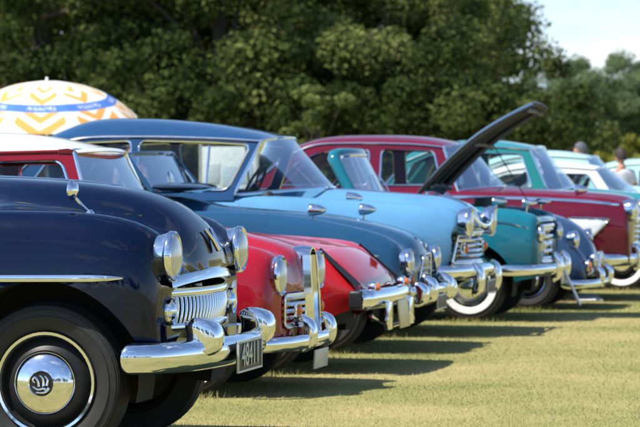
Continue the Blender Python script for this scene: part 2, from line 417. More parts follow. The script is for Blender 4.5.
    # --------------------------------------------------- closed cabin
    def cabin(s, edge, centre, wins, wb, wr, roof_mat, frame_mat=None, screen_c=None, rear_c=None, a_n=2, r_n=2, zb=None, zr=None, trim='chrome', bow=2.4, frame_r=.009, band=None, thick=.04, edge_pow=2.8, glass='glass', pillar=.022, drip='chrome'):
        """edge: side outline (x,z) from the A post base over the roof to the rear base; the first a_n points are the
        windscreen side, the last r_n the rear window side; centre: the roof centre line between them"""
        frame_mat = frame_mat or s.col
        zb = zb or min(p[1] for p in edge); zr = zr or max(p[1] for p in edge)
        yo = lambda z: lerp(wb, wr, (z-zb)/(zr-zb))
        roof_e = edge[a_n-1:len(edge)-r_n+1]
        def resample(pts, n):
            C = catmull([(x, z, 0) for x, z in pts], 10) if len(pts) > 2 else [Vector((*p, 0)) for p in pts]
            P = np.array([(c.x, c.y) for c in C]); d = np.concatenate([[0], np.cumsum(np.linalg.norm(np.diff(P, axis=0), axis=1))]); q = np.linspace(0, d[-1], n)
            return np.stack([np.interp(q, d, P[:, 0]), np.interp(q, d, P[:, 1])], 1)
        def wrap(e, c, nu, nv, b, mat, name, off=0., rng_v=(-1, 1)):
            E_, C_ = resample(e, nu), resample(c, nu); v = []
            for i in range(nu):
                for j in range(nv):
                    q = lerp(rng_v[0], rng_v[1], j/(nv-1)); q = math.sin(q*math.pi/2)*.6+q*.4; k = b(abs(q))
                    x, z = E_[i]*(1-k)+C_[i]*k; v.append((x, yo(E_[i][1])*q, z+off))
            return MB().add(v, grid_faces(nu, nv)).build(name, mat, s.root, angle=60)
        s.roof = wrap(roof_e, centre, 40, 31, lambda q: (1-q**edge_pow)**.62, roof_mat, 'roof')
        sc = screen_c or [edge[0], edge[1]]
        s.windscreen = wrap(edge[:a_n], sc, 10, 25, lambda q: 1-q**bow, 'screen', 'windscreen')
        rc = rear_c or [edge[-r_n], edge[-1]]
        wrap(edge[-r_n:], rc, 10, 25, lambda q: 1-q**2.2, glass, 'rear_window')
        # windscreen surround
        def rim(e, c, b, name, r):
            E_, C_ = resample(e, 14), resample(c, 14); path = []
            top = [(lerp(E_[-1][0], C_[-1][0], b(abs(q))), yo(E_[-1][1])*q, lerp(E_[-1][1], C_[-1][1], b(abs(q)))) for q in np.linspace(-1, 1, 25)]
            bot = [(lerp(E_[0][0], C_[0][0], b(abs(q))), yo(E_[0][1])*q, lerp(E_[0][1], C_[0][1], b(abs(q)))) for q in np.linspace(1, -1, 25)]
            lf = [(p[0], -yo(p[1]), p[1]) for p in E_][1:-1]; rt = [(p[0], yo(p[1]), p[1]) for p in E_[::-1]][1:-1]
            MB().add(*tube(lf+top+rt+bot, r, 8, closed=True)).build(name, 'chrome', s.root)
        rim(edge[:a_n], sc, lambda q: 1-q**bow, 'windscreen_frame', .013)
        rim(edge[-r_n:][::-1], rc[::-1], lambda q: 1-q**2.2, 'rear_window_frame', .012)
        # side frames with window openings
        E2 = resample(roof_e, 40)
        low = zb-.04
        outer = [edge[0]] if a_n == 2 else list(edge[:a_n-1])
        poly = [(edge[0][0], low)]+list(edge[:a_n-1])+[tuple(p) for p in E2]+list(edge[len(edge)-r_n+1:])+[(edge[-1][0], low)]
        holes = [round_poly(wn, .05) for wn in wins]
        for sd in (-1, 1):
            loops = [[Vector((x, z, 0)) for x, z in poly]]+[[Vector((x, z, 0)) for x, z in h] for h in holes]
            tri = tessellate_polygon(loops); flat = [p for l in loops for p in l]; n = len(flat); mb = MB()
            v = [(p.x, sd*yo(p.y), p.y) for p in flat]+[(p.x, sd*(yo(p.y)-thick), p.y) for p in flat]; f = []
            for t in tri: f.append(tuple(t)); f.append(tuple(q+n for q in reversed(t)))
            o = 0
            for l in loops:
                L = len(l)
                for j in range(L): a, b = o+j, o+(j+1) % L; f.append((a, b, b+n, a+n))
                o += L
            mb.add(v, f).build('cabin_side', frame_mat, s.root, smooth=False)
            for h in holes:
                g = MB(); g.add([(x, sd*(yo(z)-.022), z) for x, z in h], [tuple(range(len(h)))]); w_ = g.build('side_window', glass, s.root, smooth=False, recalc=False)
                if trim: MB().add(*tube([(x, sd*(yo(z)+.001), z) for x, z in h], frame_r, 6, closed=True)).build('window_frame', trim, w_)
            if drip: MB().add(*tube([(p[0], sd*(yo(p[1])+.004), p[1]-.004) for p in E2], .011, 6)).build('drip_rail', drip, s.root)
        s.yo = yo
    def interior(s, xf, xr, z=.62, seat='cloth', wheel_y=.33, wheel=True, top=.30, rows=2, dash_z=None, wheel_x=-.28, wheel_z=.0):
        """xf: x of the dashboard"""
        dz = dash_z or z+.34
        MB().add(*rbox(.30, 2*s.w-.34, .20, (xf-.05, 0, dz-.12), .05, 3)).build('dashboard', 'black', s.root)
        for k in range(rows):
            for sd in ((-1, 1) if k == 0 else (0,)):
                wd = .50 if k == 0 else 2*s.w-.5
                x = lerp(xf-.85, xr+.25, 0 if rows == 1 else k/(rows-1))
                mb = MB(); mb.add(*rbox(.50, wd, .16, (.22, 0, z-.12), .05, 3)); mb.add(*rbox(.15, wd, .16+top, (0, 0, z+top/2), .06, 3, shear=-.25))
                o = mb.build('seat', seat, s.root); o.location = (x, sd*.35, 0)
        if wheel:
            mb = MB(); rad = .20
            mb.add(*tube([(rad*math.cos(a), rad*math.sin(a), 0) for a in np.linspace(0, 2*math.pi, 33)[:-1]], .012, 8, closed=True))
            for a in (R(90), R(210), R(330)): mb.add(*tube([(0, 0, -.01), (rad*math.cos(a), rad*math.sin(a), 0)], .009, 6))
            mb.add(*lathe([(0, .02), (.035, .012), (.04, -.02)], 16, 'z')); mb.add(*tube([(0, 0, -.4), (0, 0, 0)], .02, 8))
            o = mb.build('steering_wheel', 'black', s.root); o.location = (xf+wheel_x, wheel_y, dz+wheel_z); o.rotation_euler = (0, R(-62), 0)
    # --------------------------------------------------- open car windscreen
    def open_screen(s, base, top, wbase, wtop, post=.02, mat='chrome', bow=.10, surround=None, surround_r=.04):
        v = []; nu, nv = 8, 21
        def pt(t, q):
            x = lerp(base[0], top[0], t)-bow*abs(q)**2.2; return (x, lerp(wbase, wtop, t)*q, lerp(base[1], top[1], t)-.02*t*abs(q)**6)
        for i in range(nu):
            for j in range(nv): v.append(pt(i/(nu-1), lerp(-1, 1, j/(nv-1))))
        g = MB().add(v, grid_faces(nu, nv)).build('windscreen', 'screen', s.root)
        loop = [pt(t, -1) for t in np.linspace(0, .93, 8)]+[pt(1, q) for q in np.linspace(-.95, .95, 21)]+[pt(t, 1) for t in np.linspace(.93, 0, 8)]+[pt(0, q) for q in np.linspace(.95, -.95, 15)]
        MB().add(*tube(loop, post, 8, closed=True)).build('windscreen_frame', mat, s.root)
        if surround:
            loop2 = [(p[0]-surround_r*1.0, p[1]*1.03, p[2]+.012) for p in loop[:37]]
            MB().add(*tube(loop2, surround_r, 10)).build('screen_surround', surround, s.root)
        mb = MB(); mb.add(*rbox(.015, .20, .06, (top[0]-.10, 0, top[1]-.07), .01)); mb.build('rear_view_mirror', 'black', s.root)
        for q in (-.45, .25):
            a = Vector(pt(.0, q))+Vector((.03, 0, .0)); b = Vector(pt(.55, q+.25))+Vector((.015, 0, 0)); MB().add(*tube([a, (a+b)/2+Vector((.012, 0, 0)), b], .006, 6)).build('wiper', 'chrome', s.root)


def grille(s, x, y1, z0, z1, n, vertical=False, bar=.012, depth=.03, bow=.05, surround=.018, back=True, y0=None, slant=0., rr=.04, name='grille', topw=1.):
    """chrome grille: a dark backing, bars and a surround, bowed in plan"""
    y0 = -y1 if y0 is None else y0
    cy, hw = (y0+y1)/2, (y1-y0)/2
    X = lambda y, z: x-bow*(y/max(abs(y0), abs(y1)))**2-slant*(z-z0)
    wd = lambda z: hw*lerp(1, topw, (z-z0)/(z1-z0))
    mb = MB()
    if back:
        v = []; 
        for i in range(5):
            z = lerp(z0, z1, i/4)
            for j in range(13): y = cy+lerp(-1, 1, j/12)*wd(z); v.append((X(y, z)-depth*.55, y, z))
        mb.add(v, grid_faces(5, 13), 1)
    if vertical:
        for i in range(n):
            q = lerp(-1, 1, (i+.5)/n)
            mb.add(*tube([(X(cy+q*wd(z), z)+.012*math.sin(math.pi*(z-z0)/(z1-z0)), cy+q*wd(z)-.03*(1-(z-z0)/(z1-z0)), z) for z in np.linspace(z0, z1, 7)], bar/2, 8))
    else:
        for i in range(n):
            z = lerp(z0, z1, (i+.5)/n); ys = np.linspace(-1, 1, 15)*wd(z)*.99+cy
            v = []
            for y in ys:
                xx = X(y, z)
                for a, b in ((-.02, -.35), (.004, -.5), (.012, 0), (.004, .5), (-.02, .35)): v.append((xx+a, y, z+b*bar))
            mb.add(v, grid_faces(15, 5, closed_v=True))
    if surround:
        pl = round_poly([(cy-wd(z0), z0), (cy+wd(z0), z0), (cy+wd(z1), z1), (cy-wd(z1), z1)], rr, 5)
        den = []
        for i in range(len(pl)):
            a, b = pl[i], pl[(i+1) % len(pl)]; k = max(1, int(math.dist(a, b)/.08))
            for j in range(k): den.append((lerp(a[0], b[0], j/k), lerp(a[1], b[1], j/k)))
        mb.add(*tube([(X(y, z)+.004, y, z) for y, z in den], surround, 8, closed=True))
    return mb.build(name, ['chrome', 'black'], s.root, angle=50)
def lamp(s, x, y, z, r=.035, mat='amber', both=True, name='side_lamp'):
    for sd in ((-1, 1) if both else (1,)):
        mb = MB(); mb.add(*lathe([(r*.9, -.04), (r*1.15, -.015), (r*1.15, .004), (r*.95, .008)], 24, 'x')); mb.add(*lathe([(r*.97, .004), (r*.7, .024), (0, .034)], 24, 'x'), mi=1)
        o = mb.build(name, ['chrome', mat], s.root); o.location = (x, sd*y, z)
def tails(s, x, y, z, r=.045):
    for sd in (-1, 1):
        mb = MB(); mb.add(*lathe([(r*1.1, .03), (r*1.15, 0), (r, -.01)], 20, 'x')); mb.add(*lathe([(r, -.008), (r*.6, -.03), (0, -.036)], 20, 'x'), mi=1)
        o = mb.build('tail_light', ['chrome', 'redlens'], s.root); o.location = (x, sd*y, z)
def rear_bumper(s, x, z):
    b = s.bumper([(x+.32, s.w+.01), (x+.12, s.w-.02), (x+.02, s.w-.2), (x-.02, s.w*.4), (x-.03, 0)][::1], z, .09, -.03, name='rear_bumper')
    return b
def handle(s, x, z):
    for sd in (-1, 1):
        MB().add(*tube([(x-.07, sd*(s.side_y(x-.07, z)-.004), z), (x-.05, sd*(s.side_y(x, z)+.03), z), (x+.07, sd*(s.side_y(x, z)+.028), z)], .010, 8)).build('door_handle', 'chrome', s.root)
def seam(s, pts, side=-1): s.strip('door_seam', pts, .008, 'black', .0012, side, .0005)

# === A: the navy saloon in front ===
A = Car('classic_car', 'dark navy saloon with chrome domed hubcap and toothed grille, nearest in the row', -2.95, 12.77, .85,
    zc=[(-4.45, .74), (-4.3, .92), (-3.8, 1.05), (-3.2, 1.14), (-1.9, 1.20), (-1.15, 1.195), (-.77, 1.175), (-.57, 1.145), (-.42, 1.09), (-.33, 1.02), (-.27, .94), (-.235, .86), (-.22, .80)],
    zs=[(-4.45, .66), (-4.3, .84), (-3.8, .98), (-3.0, 1.03), (-1.8, 1.055), (-.93, 1.055), (-.66, 1.05), (-.48, 1.035), (-.37, 1.01), (-.29, .97), (-.245, .92), (-.22, .82)],
    wl=[(-4.45, .70), (-4.0, .80), (-3.0, .85), (-1.0, .85), (-.5, .845), (-.34, .825), (-.22, .77)],
    yk=.76, yv=.50, dip=(.06, -.04), sill=.27, nose_b=.38, bulge=.12, hubs=(-.66, -3.23), arch=.405, hubz=.36, recess=(.80, .12, .69), col='navy', tub=(-3.55, -1.85), tubz=.62, rnose=.05, belly=.48)
A.wheels(.335, .215, .155, None, 'dome', rim_mat='black')
A.headlights(-.150, .62, .86, .103, .022)
A.cabin([(-1.78, 1.08), (-2.28, 1.50), (-2.7, 1.555), (-3.2, 1.50), (-3.50, 1.32), (-3.72, 1.08)], [(-2.12, 1.54), (-2.5, 1.63), (-2.9, 1.62), (-3.35, 1.46), (-3.52, 1.33)],
    [[(-2.02, 1.13), (-2.34, 1.43), (-2.68, 1.47), (-2.70, 1.13)], [(-2.78, 1.13), (-2.76, 1.47), (-3.1, 1.43), (-3.32, 1.30), (-3.36, 1.13)]], .74, .58, 'navy', screen_c=[(-1.60, 1.17), (-2.12, 1.54)], rear_c=[(-3.52, 1.33), (-3.85, 1.06)])
A.interior(-1.9, -3.4, .68, dash_z=1.08)
A.strip('side_trim', [(-1.75, .762), (-1.2, .768), (-.31, .775)], .034)
A.strip('side_trim', [(-1.75, .762), (-1.2, .768), (-.31, .775)], .034, side=1)
b = A.bumper([(-.30, .885), (-.245, .870), (-.15, .80), (-.065, .60), (-.015, .30), (0, 0)], .445, .13, .05)
A.guard(b, -.035, .51, .515, .15, .15, .17)
g = grille(A, -.125, .57, .555, .70, 30, True, .017, .05, .10, .022, rr=.06)
for sd in (-1, 1):
    o = MB().add(*lathe([(.058, -.03), (.062, .0), (.056, .016), (.046, .010), (.042, .004), (.028, .02), (0, .026)], 28, 'x')).build('side_lamp', 'chrome', A.root); o.location = (-.175, sd*.55, .628)
# chrome lip across the nose under the bonnet
v = []
for q in np.linspace(-1, 1, 25):
    y = q*.53; x = -.12-.08*q*q
    for a, c in ((-.05, -.03), (.0, -.035), (.028, -.018), (.022, .014), (-.01, .034), (-.05, .030)): v.append((x+a, y, .775+c-.03*q*q))
MB().add(v, grid_faces(25, 6, closed_v=True)).build('nose_trim', 'chrome', A.root, angle=50)
# lower nose filler bar and V emblem
mb = MB()
for sd in (-1, 1): mb.add(*tube([(-.100, 0, .872), (-.118, sd*.022, .915), (-.150, sd*.050, .965)], lambda t: .013-.004*t, 8))
mb.build('bonnet_badge', 'chrome', A.root)
A.top_strip('bonnet_strip', [(-1.6, 0), (-1.0, 0), (-.55, 0)], .018)
A.mirror(-.575, -.66, 1.135, (-.505, -.63, A.top_z(-.505, -.63)-.003), .045, 'round')
A.plate(.048, -.06, .420, .46, .135, 'black', '48411', border='silver')
for sd in (-1, 1): A.top_strip('bonnet_seam', [(-1.62, sd*.46), (-1.0, sd*.44), (-.6, sd*.40), (-.36, sd*.33)], .007, 'black', .0015)
tails(A, -4.38, .66, .72); rear_bumper(A, -4.48, .45); handle(A, -2.62, .93); handle(A, -3.3, .93)
seam(A, [(-1.80, .36), (-1.82, .7), (-1.80, 1.02)])

# === B: red saloon with cream roof ===
Bc = Car('classic_car', 'small red saloon with cream roof and tall upright chrome grille beside the navy saloon', -3.335, 16.35, .77,
    zc=[(-3.95, .62), (-3.8, .80), (-3.3, .92), (-2.6, .98), (-1.3, 1.00), (-.95, .97), (-.62, .915), (-.46, .875), (-.32, .835), (-.24, .80), (-.18, .75), (-.15, .68)],
    zs=[(-3.95, .55), (-3.8, .72), (-3.3, .86), (-2.6, .92), (-1.3, .93), (-.9, .90), (-.6, .87), (-.36, .825), (-.25, .795), (-.18, .74), (-.15, .66)],
    yk=.74, yv=.45, dip=.03, sill=.20, nose_b=.24, bulge=.10, hubs=(-.60, -2.88), arch=.335, hubz=.29, col='red', tub=(-3.1, -1.15), tubz=.5, rnose=.06)
Bc.wheels(.29, .185, .14, (.19, .23), 'cap')
Bc.headlights(-.105, .52, .655, .108, .02)
Bc.cabin([(-1.11, .93), (-1.26, 1.335), (-1.7, 1.325), (-2.2, 1.315), (-2.65, 1.28), (-2.85, 1.18), (-3.08, .93)], [(-1.21, 1.345), (-1.6, 1.425), (-2.1, 1.44), (-2.6, 1.36), (-2.82, 1.22)],
    [[(-1.19, .98), (-1.325, 1.278), (-1.9, 1.265), (-1.92, .98)], [(-2.0, .98), (-1.98, 1.265), (-2.45, 1.25), (-2.72, 1.16), (-2.80, .98)]], .68, .52, 'cream', 'shaded_red', screen_c=[(-.97, .985), (-1.21, 1.325)], rear_c=[(-2.82, 1.22), (-3.15, .96)], edge_pow=2.2, drip='shaded_red')
v = []; prof_ = [(-.05, .000), (.0, .004), (.045, -.004), (.06, -.018), (.04, -.024), (-.05, -.020)]
for q in np.linspace(-1, 1, 25):
    for a, c in prof_: v.append((-1.225-.07*abs(q)**2.4+a, q*.535, 1.352+c-.012*q*q))
MB().add(v, grid_faces(25, 6, closed_v=True)).build('roof_lip', 'cream', Bc.root)
Bc.interior(-1.2, -2.9, .58, dash_z=.98, rows=2, top=.28, seat='red_leather')
b = Bc.bumper([(-.36, .80), (-.22, .79), (-.10, .70), (-.02, .42), (0, 0)], .29, .085, .035)
Bc.guard(b, .0, .27, .33, .10, .085, .20)
# upright shell grille
mb = MB()
zs_ = np.linspace(.30, .755, 12)
for sd in (-1, 1):
    v = []
    for z in zs_:
        k = .082+.020*math.sin((z-.30)/.5*math.pi)
        for a, c in ((-.05, .014), (-.01, .026), (.03, .010), (.03, -.02), (-.05, -.03)): v.append((-.03+a-.06*(z-.3), sd*(k+c), z))
    mb.add(v, grid_faces(12, 5, closed_v=True))
v = []
for a in np.linspace(0, math.pi, 15):
    for rr_, xx in ((1.12, -.07), (1.20, -.02), (1.05, .03), (.86, .03), (.80, -.04)): v.append((-.06+xx, math.cos(a)*.094*rr_, .738+math.sin(a)*.06*rr_))
mb.add(v, grid_faces(15, 5, closed_v=True))
mb.build('grille_shell', 'chrome', Bc.root)
grille(Bc, -.055, .078, .30, .75, 9, True, .010, .04, .01, 0)
grille(Bc, -.045, -.14, .37, .55, 5, False, .020, .03, .05, .008, y0=-.47, name='side_grille'); grille(Bc, -.045, .47, .37, .55, 5, False, .020, .03, .05, .008, y0=.14, name='side_grille')
lamp(Bc, -.06, .30, .46, .038, 'amber')
Bc.plate(.02, -.03, .185, .36, .105, 'plate_white', tilt=R(4)); tails(Bc, -3.9, .58, .6, .04); rear_bumper(Bc, -3.98, .35); handle(Bc, -1.85, .80)

# === C: bright red wedge nosed sports car ===
Cc = Car('classic_car', 'low bright red sports car with sloping wedge nose and black ended chrome bumper', -3.25, 18.25, .75,
    zc=[(-3.95, .60), (-3.8, .76), (-3.2, .82), (-2.4, .86), (-1.5, .88), (-1.0, .85), (-.62, .805), (-.40, .765), (-.34, .74), (-.24, .665), (-.14, .575), (-.10, .54)],
    zs=[(-3.95, .55), (-3.8, .74), (-3.2, .80), (-2.4, .82), (-1.5, .83), (-1.0, .82), (-.62, .80), (-.40, .775), (-.32, .74), (-.24, .665), (-.14, .575), (-.10, .54)],
    yk=.86, yv=.60, dip=.012, sill=.20, nose_b=.40, bulge=.03, hubs=(-.72, -2.95), arch=.34, hubz=.30, col='bright_red', tub=(-2.85, -1.55), tubz=.42, rnose=.03, belly=.5)
Cc.wheels(.295, .19, .15, None, 'cap', rim_mat='silver')
Cc.open_screen((-1.45, .86), (-1.74, 1.10), .60, .54, .014, bow=.10)
Cc.interior(-1.6, -2.8, .50, seat='black', rows=1, top=.34, dash_z=.82)
# sloping headlamp panel standing proud, dark gap at its near edge
for sd in (-1, 1):
    o = MB().add([(-.34, sd*.655, .752), (-.10, sd*.715, .534), (-.08, sd*.645, .548), (-.33, sd*.625, .765)], [(0, 1, 2, 3)]).build('headlight_recess', 'black', Cc.root, smooth=False, recalc=False)
v = []; nu, nv = 21, 31
for i in range(nu):
    for j in range(nv):
        t, q = i/(nu-1), lerp(-1, 1, j/(nv-1)); e = max(0, 1-(max(abs(q), abs(2*t-1)))**7)**.5; r_ = (abs(q)**6+abs(2*t-1)**6)**(1/6); k = 1/max(1, r_) if r_ > 1 else 1
        q2, t2 = q*k, .5+(t-.5)*k; e = max(0, 1-(min(1, max(r_*k, max(abs(q), abs(2*t-1)))))**8)**.5
        v.append((lerp(-.35, -.075, t2)-.02*q2*q2, q2*lerp(.62, .67, t2), lerp(.745, .535, t2)+.030*math.sin(math.pi*t2)+.026*e-.022*q2*q2))
f = grid_faces(nu, nv)
MB().add(v, f).build('nose_panel', 'bright_red', Cc.root, angle=30)
b = Cc.bumper([(-.085, .735), (-.055, .68), (-.03, .60), (0, .3), (.01, 0)], .455, .125, .05, mat='chrome')
for sd in (-1, 1): o = MB().add(*rbox(.085, .05, .115, (0, 0, 0), .022, 3)).build('bumper_end', 'black', b); o.location = (-.095, sd*.735, .455)
for y in (-.40, .36): o = MB().add(*rbox(.03, .16, .17, (0, 0, 0), .01, taper=.9)).build('overrider', 'chrome', b); o.location = (.045, y, .35)
Cc.plate(.06, .02, .345, .34, .17, 'plate_yellow', tilt=R(-6)); lamp(Cc, -.02, .50, .52, .035, 'amber'); tails(Cc, -3.95, .6, .62); rear_bumper(Cc, -3.98, .42)
MB().add(*tube([(-.02, -.66, .36), (.03, -.3, .28), (.03, .3, .28), (-.02, .66, .36)], .012, 8)).build('front_valance_bar', 'chrome', b)

# === D: steel blue open tourer ===
D = Car('classic_car', 'dark steel blue open tourer with framed windscreen and side lamps under small chrome headlights', -3.33, 20.4, .78,
    zc=[(-4.1, .66), (-3.95, .82), (-3.3, .95), (-2.6, 1.03), (-1.9, 1.06), (-1.46, .985), (-.96, .945), (-.6, .895), (-.34, .825), (-.22, .765), (-.15, .68)],
    zs=[(-4.1, .60), (-3.95, .76), (-3.3, .90), (-2.6, .95), (-1.9, .96), (-1.30, .95), (-.93, .93), (-.55, .865), (-.32, .80), (-.22, .74), (-.15, .64)],
    yk=.78, yv=.52, dip=.035, sill=.24, nose_b=.34, bulge=.08, hubs=(-.68, -3.1), arch=.36, hubz=.31, col='steel_blue', tub=(-3.3, -1.95), tubz=.5, rnose=.07)
D.wheels(.31, .19, .14, None, 'cap')
D.headlights(-.095, .56, .615, .088, .02)
D.open_screen((-1.76, 1.09), (-1.95, 1.35), .72, .66, .018, bow=.08, mat='steel_blue')
v = []
for i in range(13):
    a = math.pi*i/12
    for j in range(16):
        c = 2*math.pi*j/16; k = max(.02, math.sin(a))**.6; v.append((-1.80+.19*math.cos(c)*k-.03*math.cos(a)**2, -.66*math.cos(a), 1.115+.036*math.sin(c)*k))
MB().add(v, grid_faces(13, 16, closed_v=True)).build('cowl_panel', 'dark_paint', D.root)
D.interior(-1.98, -3.3, .60, seat='tan', rows=2, top=.34, dash_z=1.0)
b = D.bumper([(-.34, .81), (-.20, .80), (-.08, .68), (-.01, .4), (0, 0)], .41, .09, .035)
D.guard(b, .01, .34, .42, .12, .10, .20); D.guard(b, .0, .60, .40, .10, .10, .17)
grille(D, -.06, .24, .46, .66, 5, False, .010, .04, .03, .008, topw=.6)
D.strip('side_trim', [(-1.9, .675), (-1.0, .672), (-.14, .660)], .022); D.strip('side_trim', [(-1.9, .675), (-1.0, .672), (-.14, .660)], .022, side=1)
D.mirror(-.74, -.60, .965, None, .042)
D.mirror(-.62, .60, .955, None, .042)
lamp(D, -.09, .56, .49, .03, 'amber')
for sd in (-1, 1): D.top_strip('bonnet_seam', [(-1.6, sd*.45), (-.9, sd*.42), (-.3, sd*.33)], .007, 'black', .0015)
tails(D, -4.05, .6, .66); rear_bumper(D, -4.12, .42); handle(D, -2.8, .80)
D.plate(.03, 0, .33, .38, .10, 'black', border='silver')

# === E: pale blue saloon with a wrap round windscreen ===
Ec = Car('classic_car', 'pale blue saloon with darker blue roof, wraparound windscreen and barred chrome grille', -3.28, 22.5, .83,
    zc=[(-4.5, .74), (-4.35, .95), (-3.9, 1.06), (-3.0, 1.08), (-1.6, 1.09), (-1.22, 1.095), (-.68, 1.062), (-.38, 1.035), (-.24, .995), (-.16, .94), (-.12, .86)],
    zs=[(-4.5, .72), (-4.35, .95), (-3.9, 1.05), (-3.0, 1.05), (-1.6, 1.045), (-1.1, 1.025), (-.68, 1.0), (-.36, .975), (-.22, .945), (-.15, .90), (-.12, .82)],
    yk=.74, yv=.50, dip=.02, sill=.27, nose_b=.38, bulge=.06, hubs=(-.78, -3.4), arch=.37, hubz=.33, recess=(.80, .13, .77), col='light_blue', tub=(-3.6, -1.75), tubz=.6, rnose=.05, belly=.52)
Ec.wheels(.32, .20, .15, (.215, .26), 'cap')
Ec.headlights(-.055, .60, .845, .115, .028, hood=.02)
Ec.cabin([(-1.80, 1.05), (-1.74, 1.24), (-1.62, 1.455), (-1.95, 1.475), (-2.5, 1.49), (-3.0, 1.475), (-3.30, 1.36), (-3.42, 1.22), (-3.55, 1.05)][0:1]+[(-1.62, 1.455), (-1.95, 1.475), (-2.5, 1.49), (-3.05, 1.475), (-3.34, 1.36), (-3.66, 1.05)],
    [(-1.56, 1.49), (-1.75, 1.54), (-2.15, 1.60), (-2.64, 1.635), (-3.05, 1.62), (-3.42, 1.48)],
    [[(-1.855, 1.085), (-1.70, 1.425), (-2.05, 1.447), (-2.56, 1.458), (-2.56, 1.085)], [(-2.62, 1.085), (-2.62, 1.458), (-3.0, 1.443), (-3.24, 1.345), (-3.42, 1.085)]], .75, .60, 'mid_blue', 'mid_blue',
    screen_c=[(-1.20, 1.105), (-1.55, 1.485)], rear_c=[(-3.42, 1.48), (-3.78, 1.08)], bow=2.6)
for sd in (-1, 1): MB().add(*tube([(-2.02, sd*(Ec.yo(1.10)-.012), 1.10), (-2.02, sd*(Ec.yo(1.42)-.012), 1.42)], .010, 6)).build('vent_bar', 'chrome', Ec.root)
Ec.interior(-1.62, -3.4, .68, dash_z=1.10, seat='tan')
b = Ec.bumper([(-.50, .87), (-.33, .86), (-.16, .77), (-.05, .48), (0, 0)], .485, .115, .045)
Ec.guard(b, .0, .44, .42, .09, .11, .26)
grille(Ec, -.055, .62, .54, .77, 6, False, .020, .05, .13, .014, topw=.86, rr=.03)
lamp(Ec, -.105, .48, .655, .040, 'amber')
# hooded chrome brow joining the headlights
MB().add(*tube([(-.02-.05*abs(q)**2, q*.60, .845+.10-.13*(1-abs(q)**2.2)) for q in np.linspace(-1, 1, 25)], lambda t: .020, 8)).build('nose_trim', 'chrome', Ec.root)
Ec.mirror(-.93, -.64, 1.03, None, .045)
Ec.top_strip('bonnet_strip', [(-1.2, 0), (-.8, 0), (-.3, 0)], .02)
Ec.strip('sill_trim', [(-3.0, .36), (-2.0, .36), (-1.25, .36)], .02)
for sd in (-1, 1): Ec.top_strip('bonnet_seam', [(-1.3, sd*.56), (-.8, sd*.55), (-.3, sd*.46)], .007, 'black', .0015)
tails(Ec, -4.45, .68, .8); rear_bumper(Ec, -4.52, .45); handle(Ec, -2.4, .93)
Ec.plate(.02, 0, .36, .40, .10, 'black', border='silver'); seam(Ec, [(-2.6, .4), (-2.6, .7), (-2.6, 1.0)]); seam(Ec, [(-1.74, .4), (-1.74, .7), (-1.76, 1.0)])

# === F: teal convertible with its bonnet raised ===
F_ = Car('classic_car', 'teal convertible with its dark bonnet lid raised and whitewall tyres', -3.03, 24.96, .80,
    zc=[(-4.1, .64), (-3.95, .84), (-3.4, .97), (-2.6, 1.0), (-1.6, 1.02), (-1.14, 1.03), (-1.05, .90), (-.9, .80), (-.30, .80), (-.22, .86), (-.16, .84), (-.12, .78)],
    zs=[(-4.1, .60), (-3.95, .80), (-3.4, .93), (-2.6, .95), (-1.6, .965), (-1.0, .955), (-.55, .93), (-.34, .915), (-.20, .885), (-.14, .84), (-.12, .76)],
    yk=.80, yv=.62, dip=.0, sill=.25, nose_b=.36, bulge=.07, hubs=(-.66, -3.15), arch=.36, hubz=.30, recess=(.82, .11, .65), col='teal', tub=(-3.2, -1.75), tubz=.5, rnose=.06)
F_.wheels(.295, .165, .145, (.182, .224), 'cap', rim_mat='silver')
F_.headlights(-.085, .60, .72, .075, .02)
F_.open_screen((-1.48, 1.0), (-1.68, 1.365), .66, .56, .016, bow=.10, surround='teal', surround_r=.05)
F_.interior(-1.75, -3.2, .62, seat='red_leather', rows=2, top=.34, dash_z=1.0)
# the raised lid: domed skin outside, braced frame inside
hx, hz, tx, tz = -1.10, 1.035, -.17, 1.775
L = math.hypot(tx-hx, tz-hz); d = Vector(((tx-hx)/L, 0, (tz-hz)/L)); nrm = Vector((-d.z, 0, d.x))
def lidpt(t, q, off):
    wv = lerp(.62, .50, t**2); bulge = .085*math.sin(math.pi*min(1, t*.92+.04))+.05*(1-abs(q)**3.5)-.012*t**4
    return Vector((hx, 0, hz))+d*(t*L)+nrm*(bulge+off)+Vector((0, q*wv, 0))
mb = MB(); nu, nv = 22, 21; v = []
for i in range(nu):
    for j in range(nv): v.append(lidpt(i/(nu-1), lerp(-1, 1, j/(nv-1)), 0))
mb.add(v, grid_faces(nu, nv), 0)
v2 = [lidpt(i/(nu-1), lerp(-1, 1, j/(nv-1))*.985, -.014-.026*math.sin(math.pi*min(1, .12+.85*i/(nu-1)))**.7) for i in range(nu) for j in range(nv)]
mb.add(v2, [q[::-1] for q in grid_faces(nu, nv)], 1)
n0 = nu*nv; ring = [j for j in range(nv)]+[i*nv+nv-1 for i in range(1, nu)]+[(nu-1)*nv+j for j in range(nv-2, -1, -1)]+[i*nv for i in range(nu-2, 0, -1)]
for k in range(len(ring)): a, c = ring[k], ring[(k+1) % len(ring)]; mb.f.append((a, c, c+n0, a+n0)); mb.m.append(1)
for q in (-.6, 0, .6): mb.add(*tube([lidpt(t, q, -.034-.028*math.sin(math.pi*min(1, .12+.85*t))**.7) for t in np.linspace(.05, .95, 12)], .022, 6), mi=1)
for t in (.08, .5, .93): mb.add(*tube([lidpt(t, q, -.038-.028*math.sin(math.pi*min(1, .12+.85*t))**.7) for q in np.linspace(-.92, .92, 9)], .022, 6), mi=1)
lid = mb.build('bonnet_lid', ['dark_paint', 'ply'], F_.root, angle=50, recalc=False); lid['label'] = 'dark bonnet lid propped open with braced underside'
MB().add(*tube([(-.25, .30, .88), lidpt(.55, .5, -.05)], .0045, 6)).build('lid_stay', 'dark_metal', F_.root)
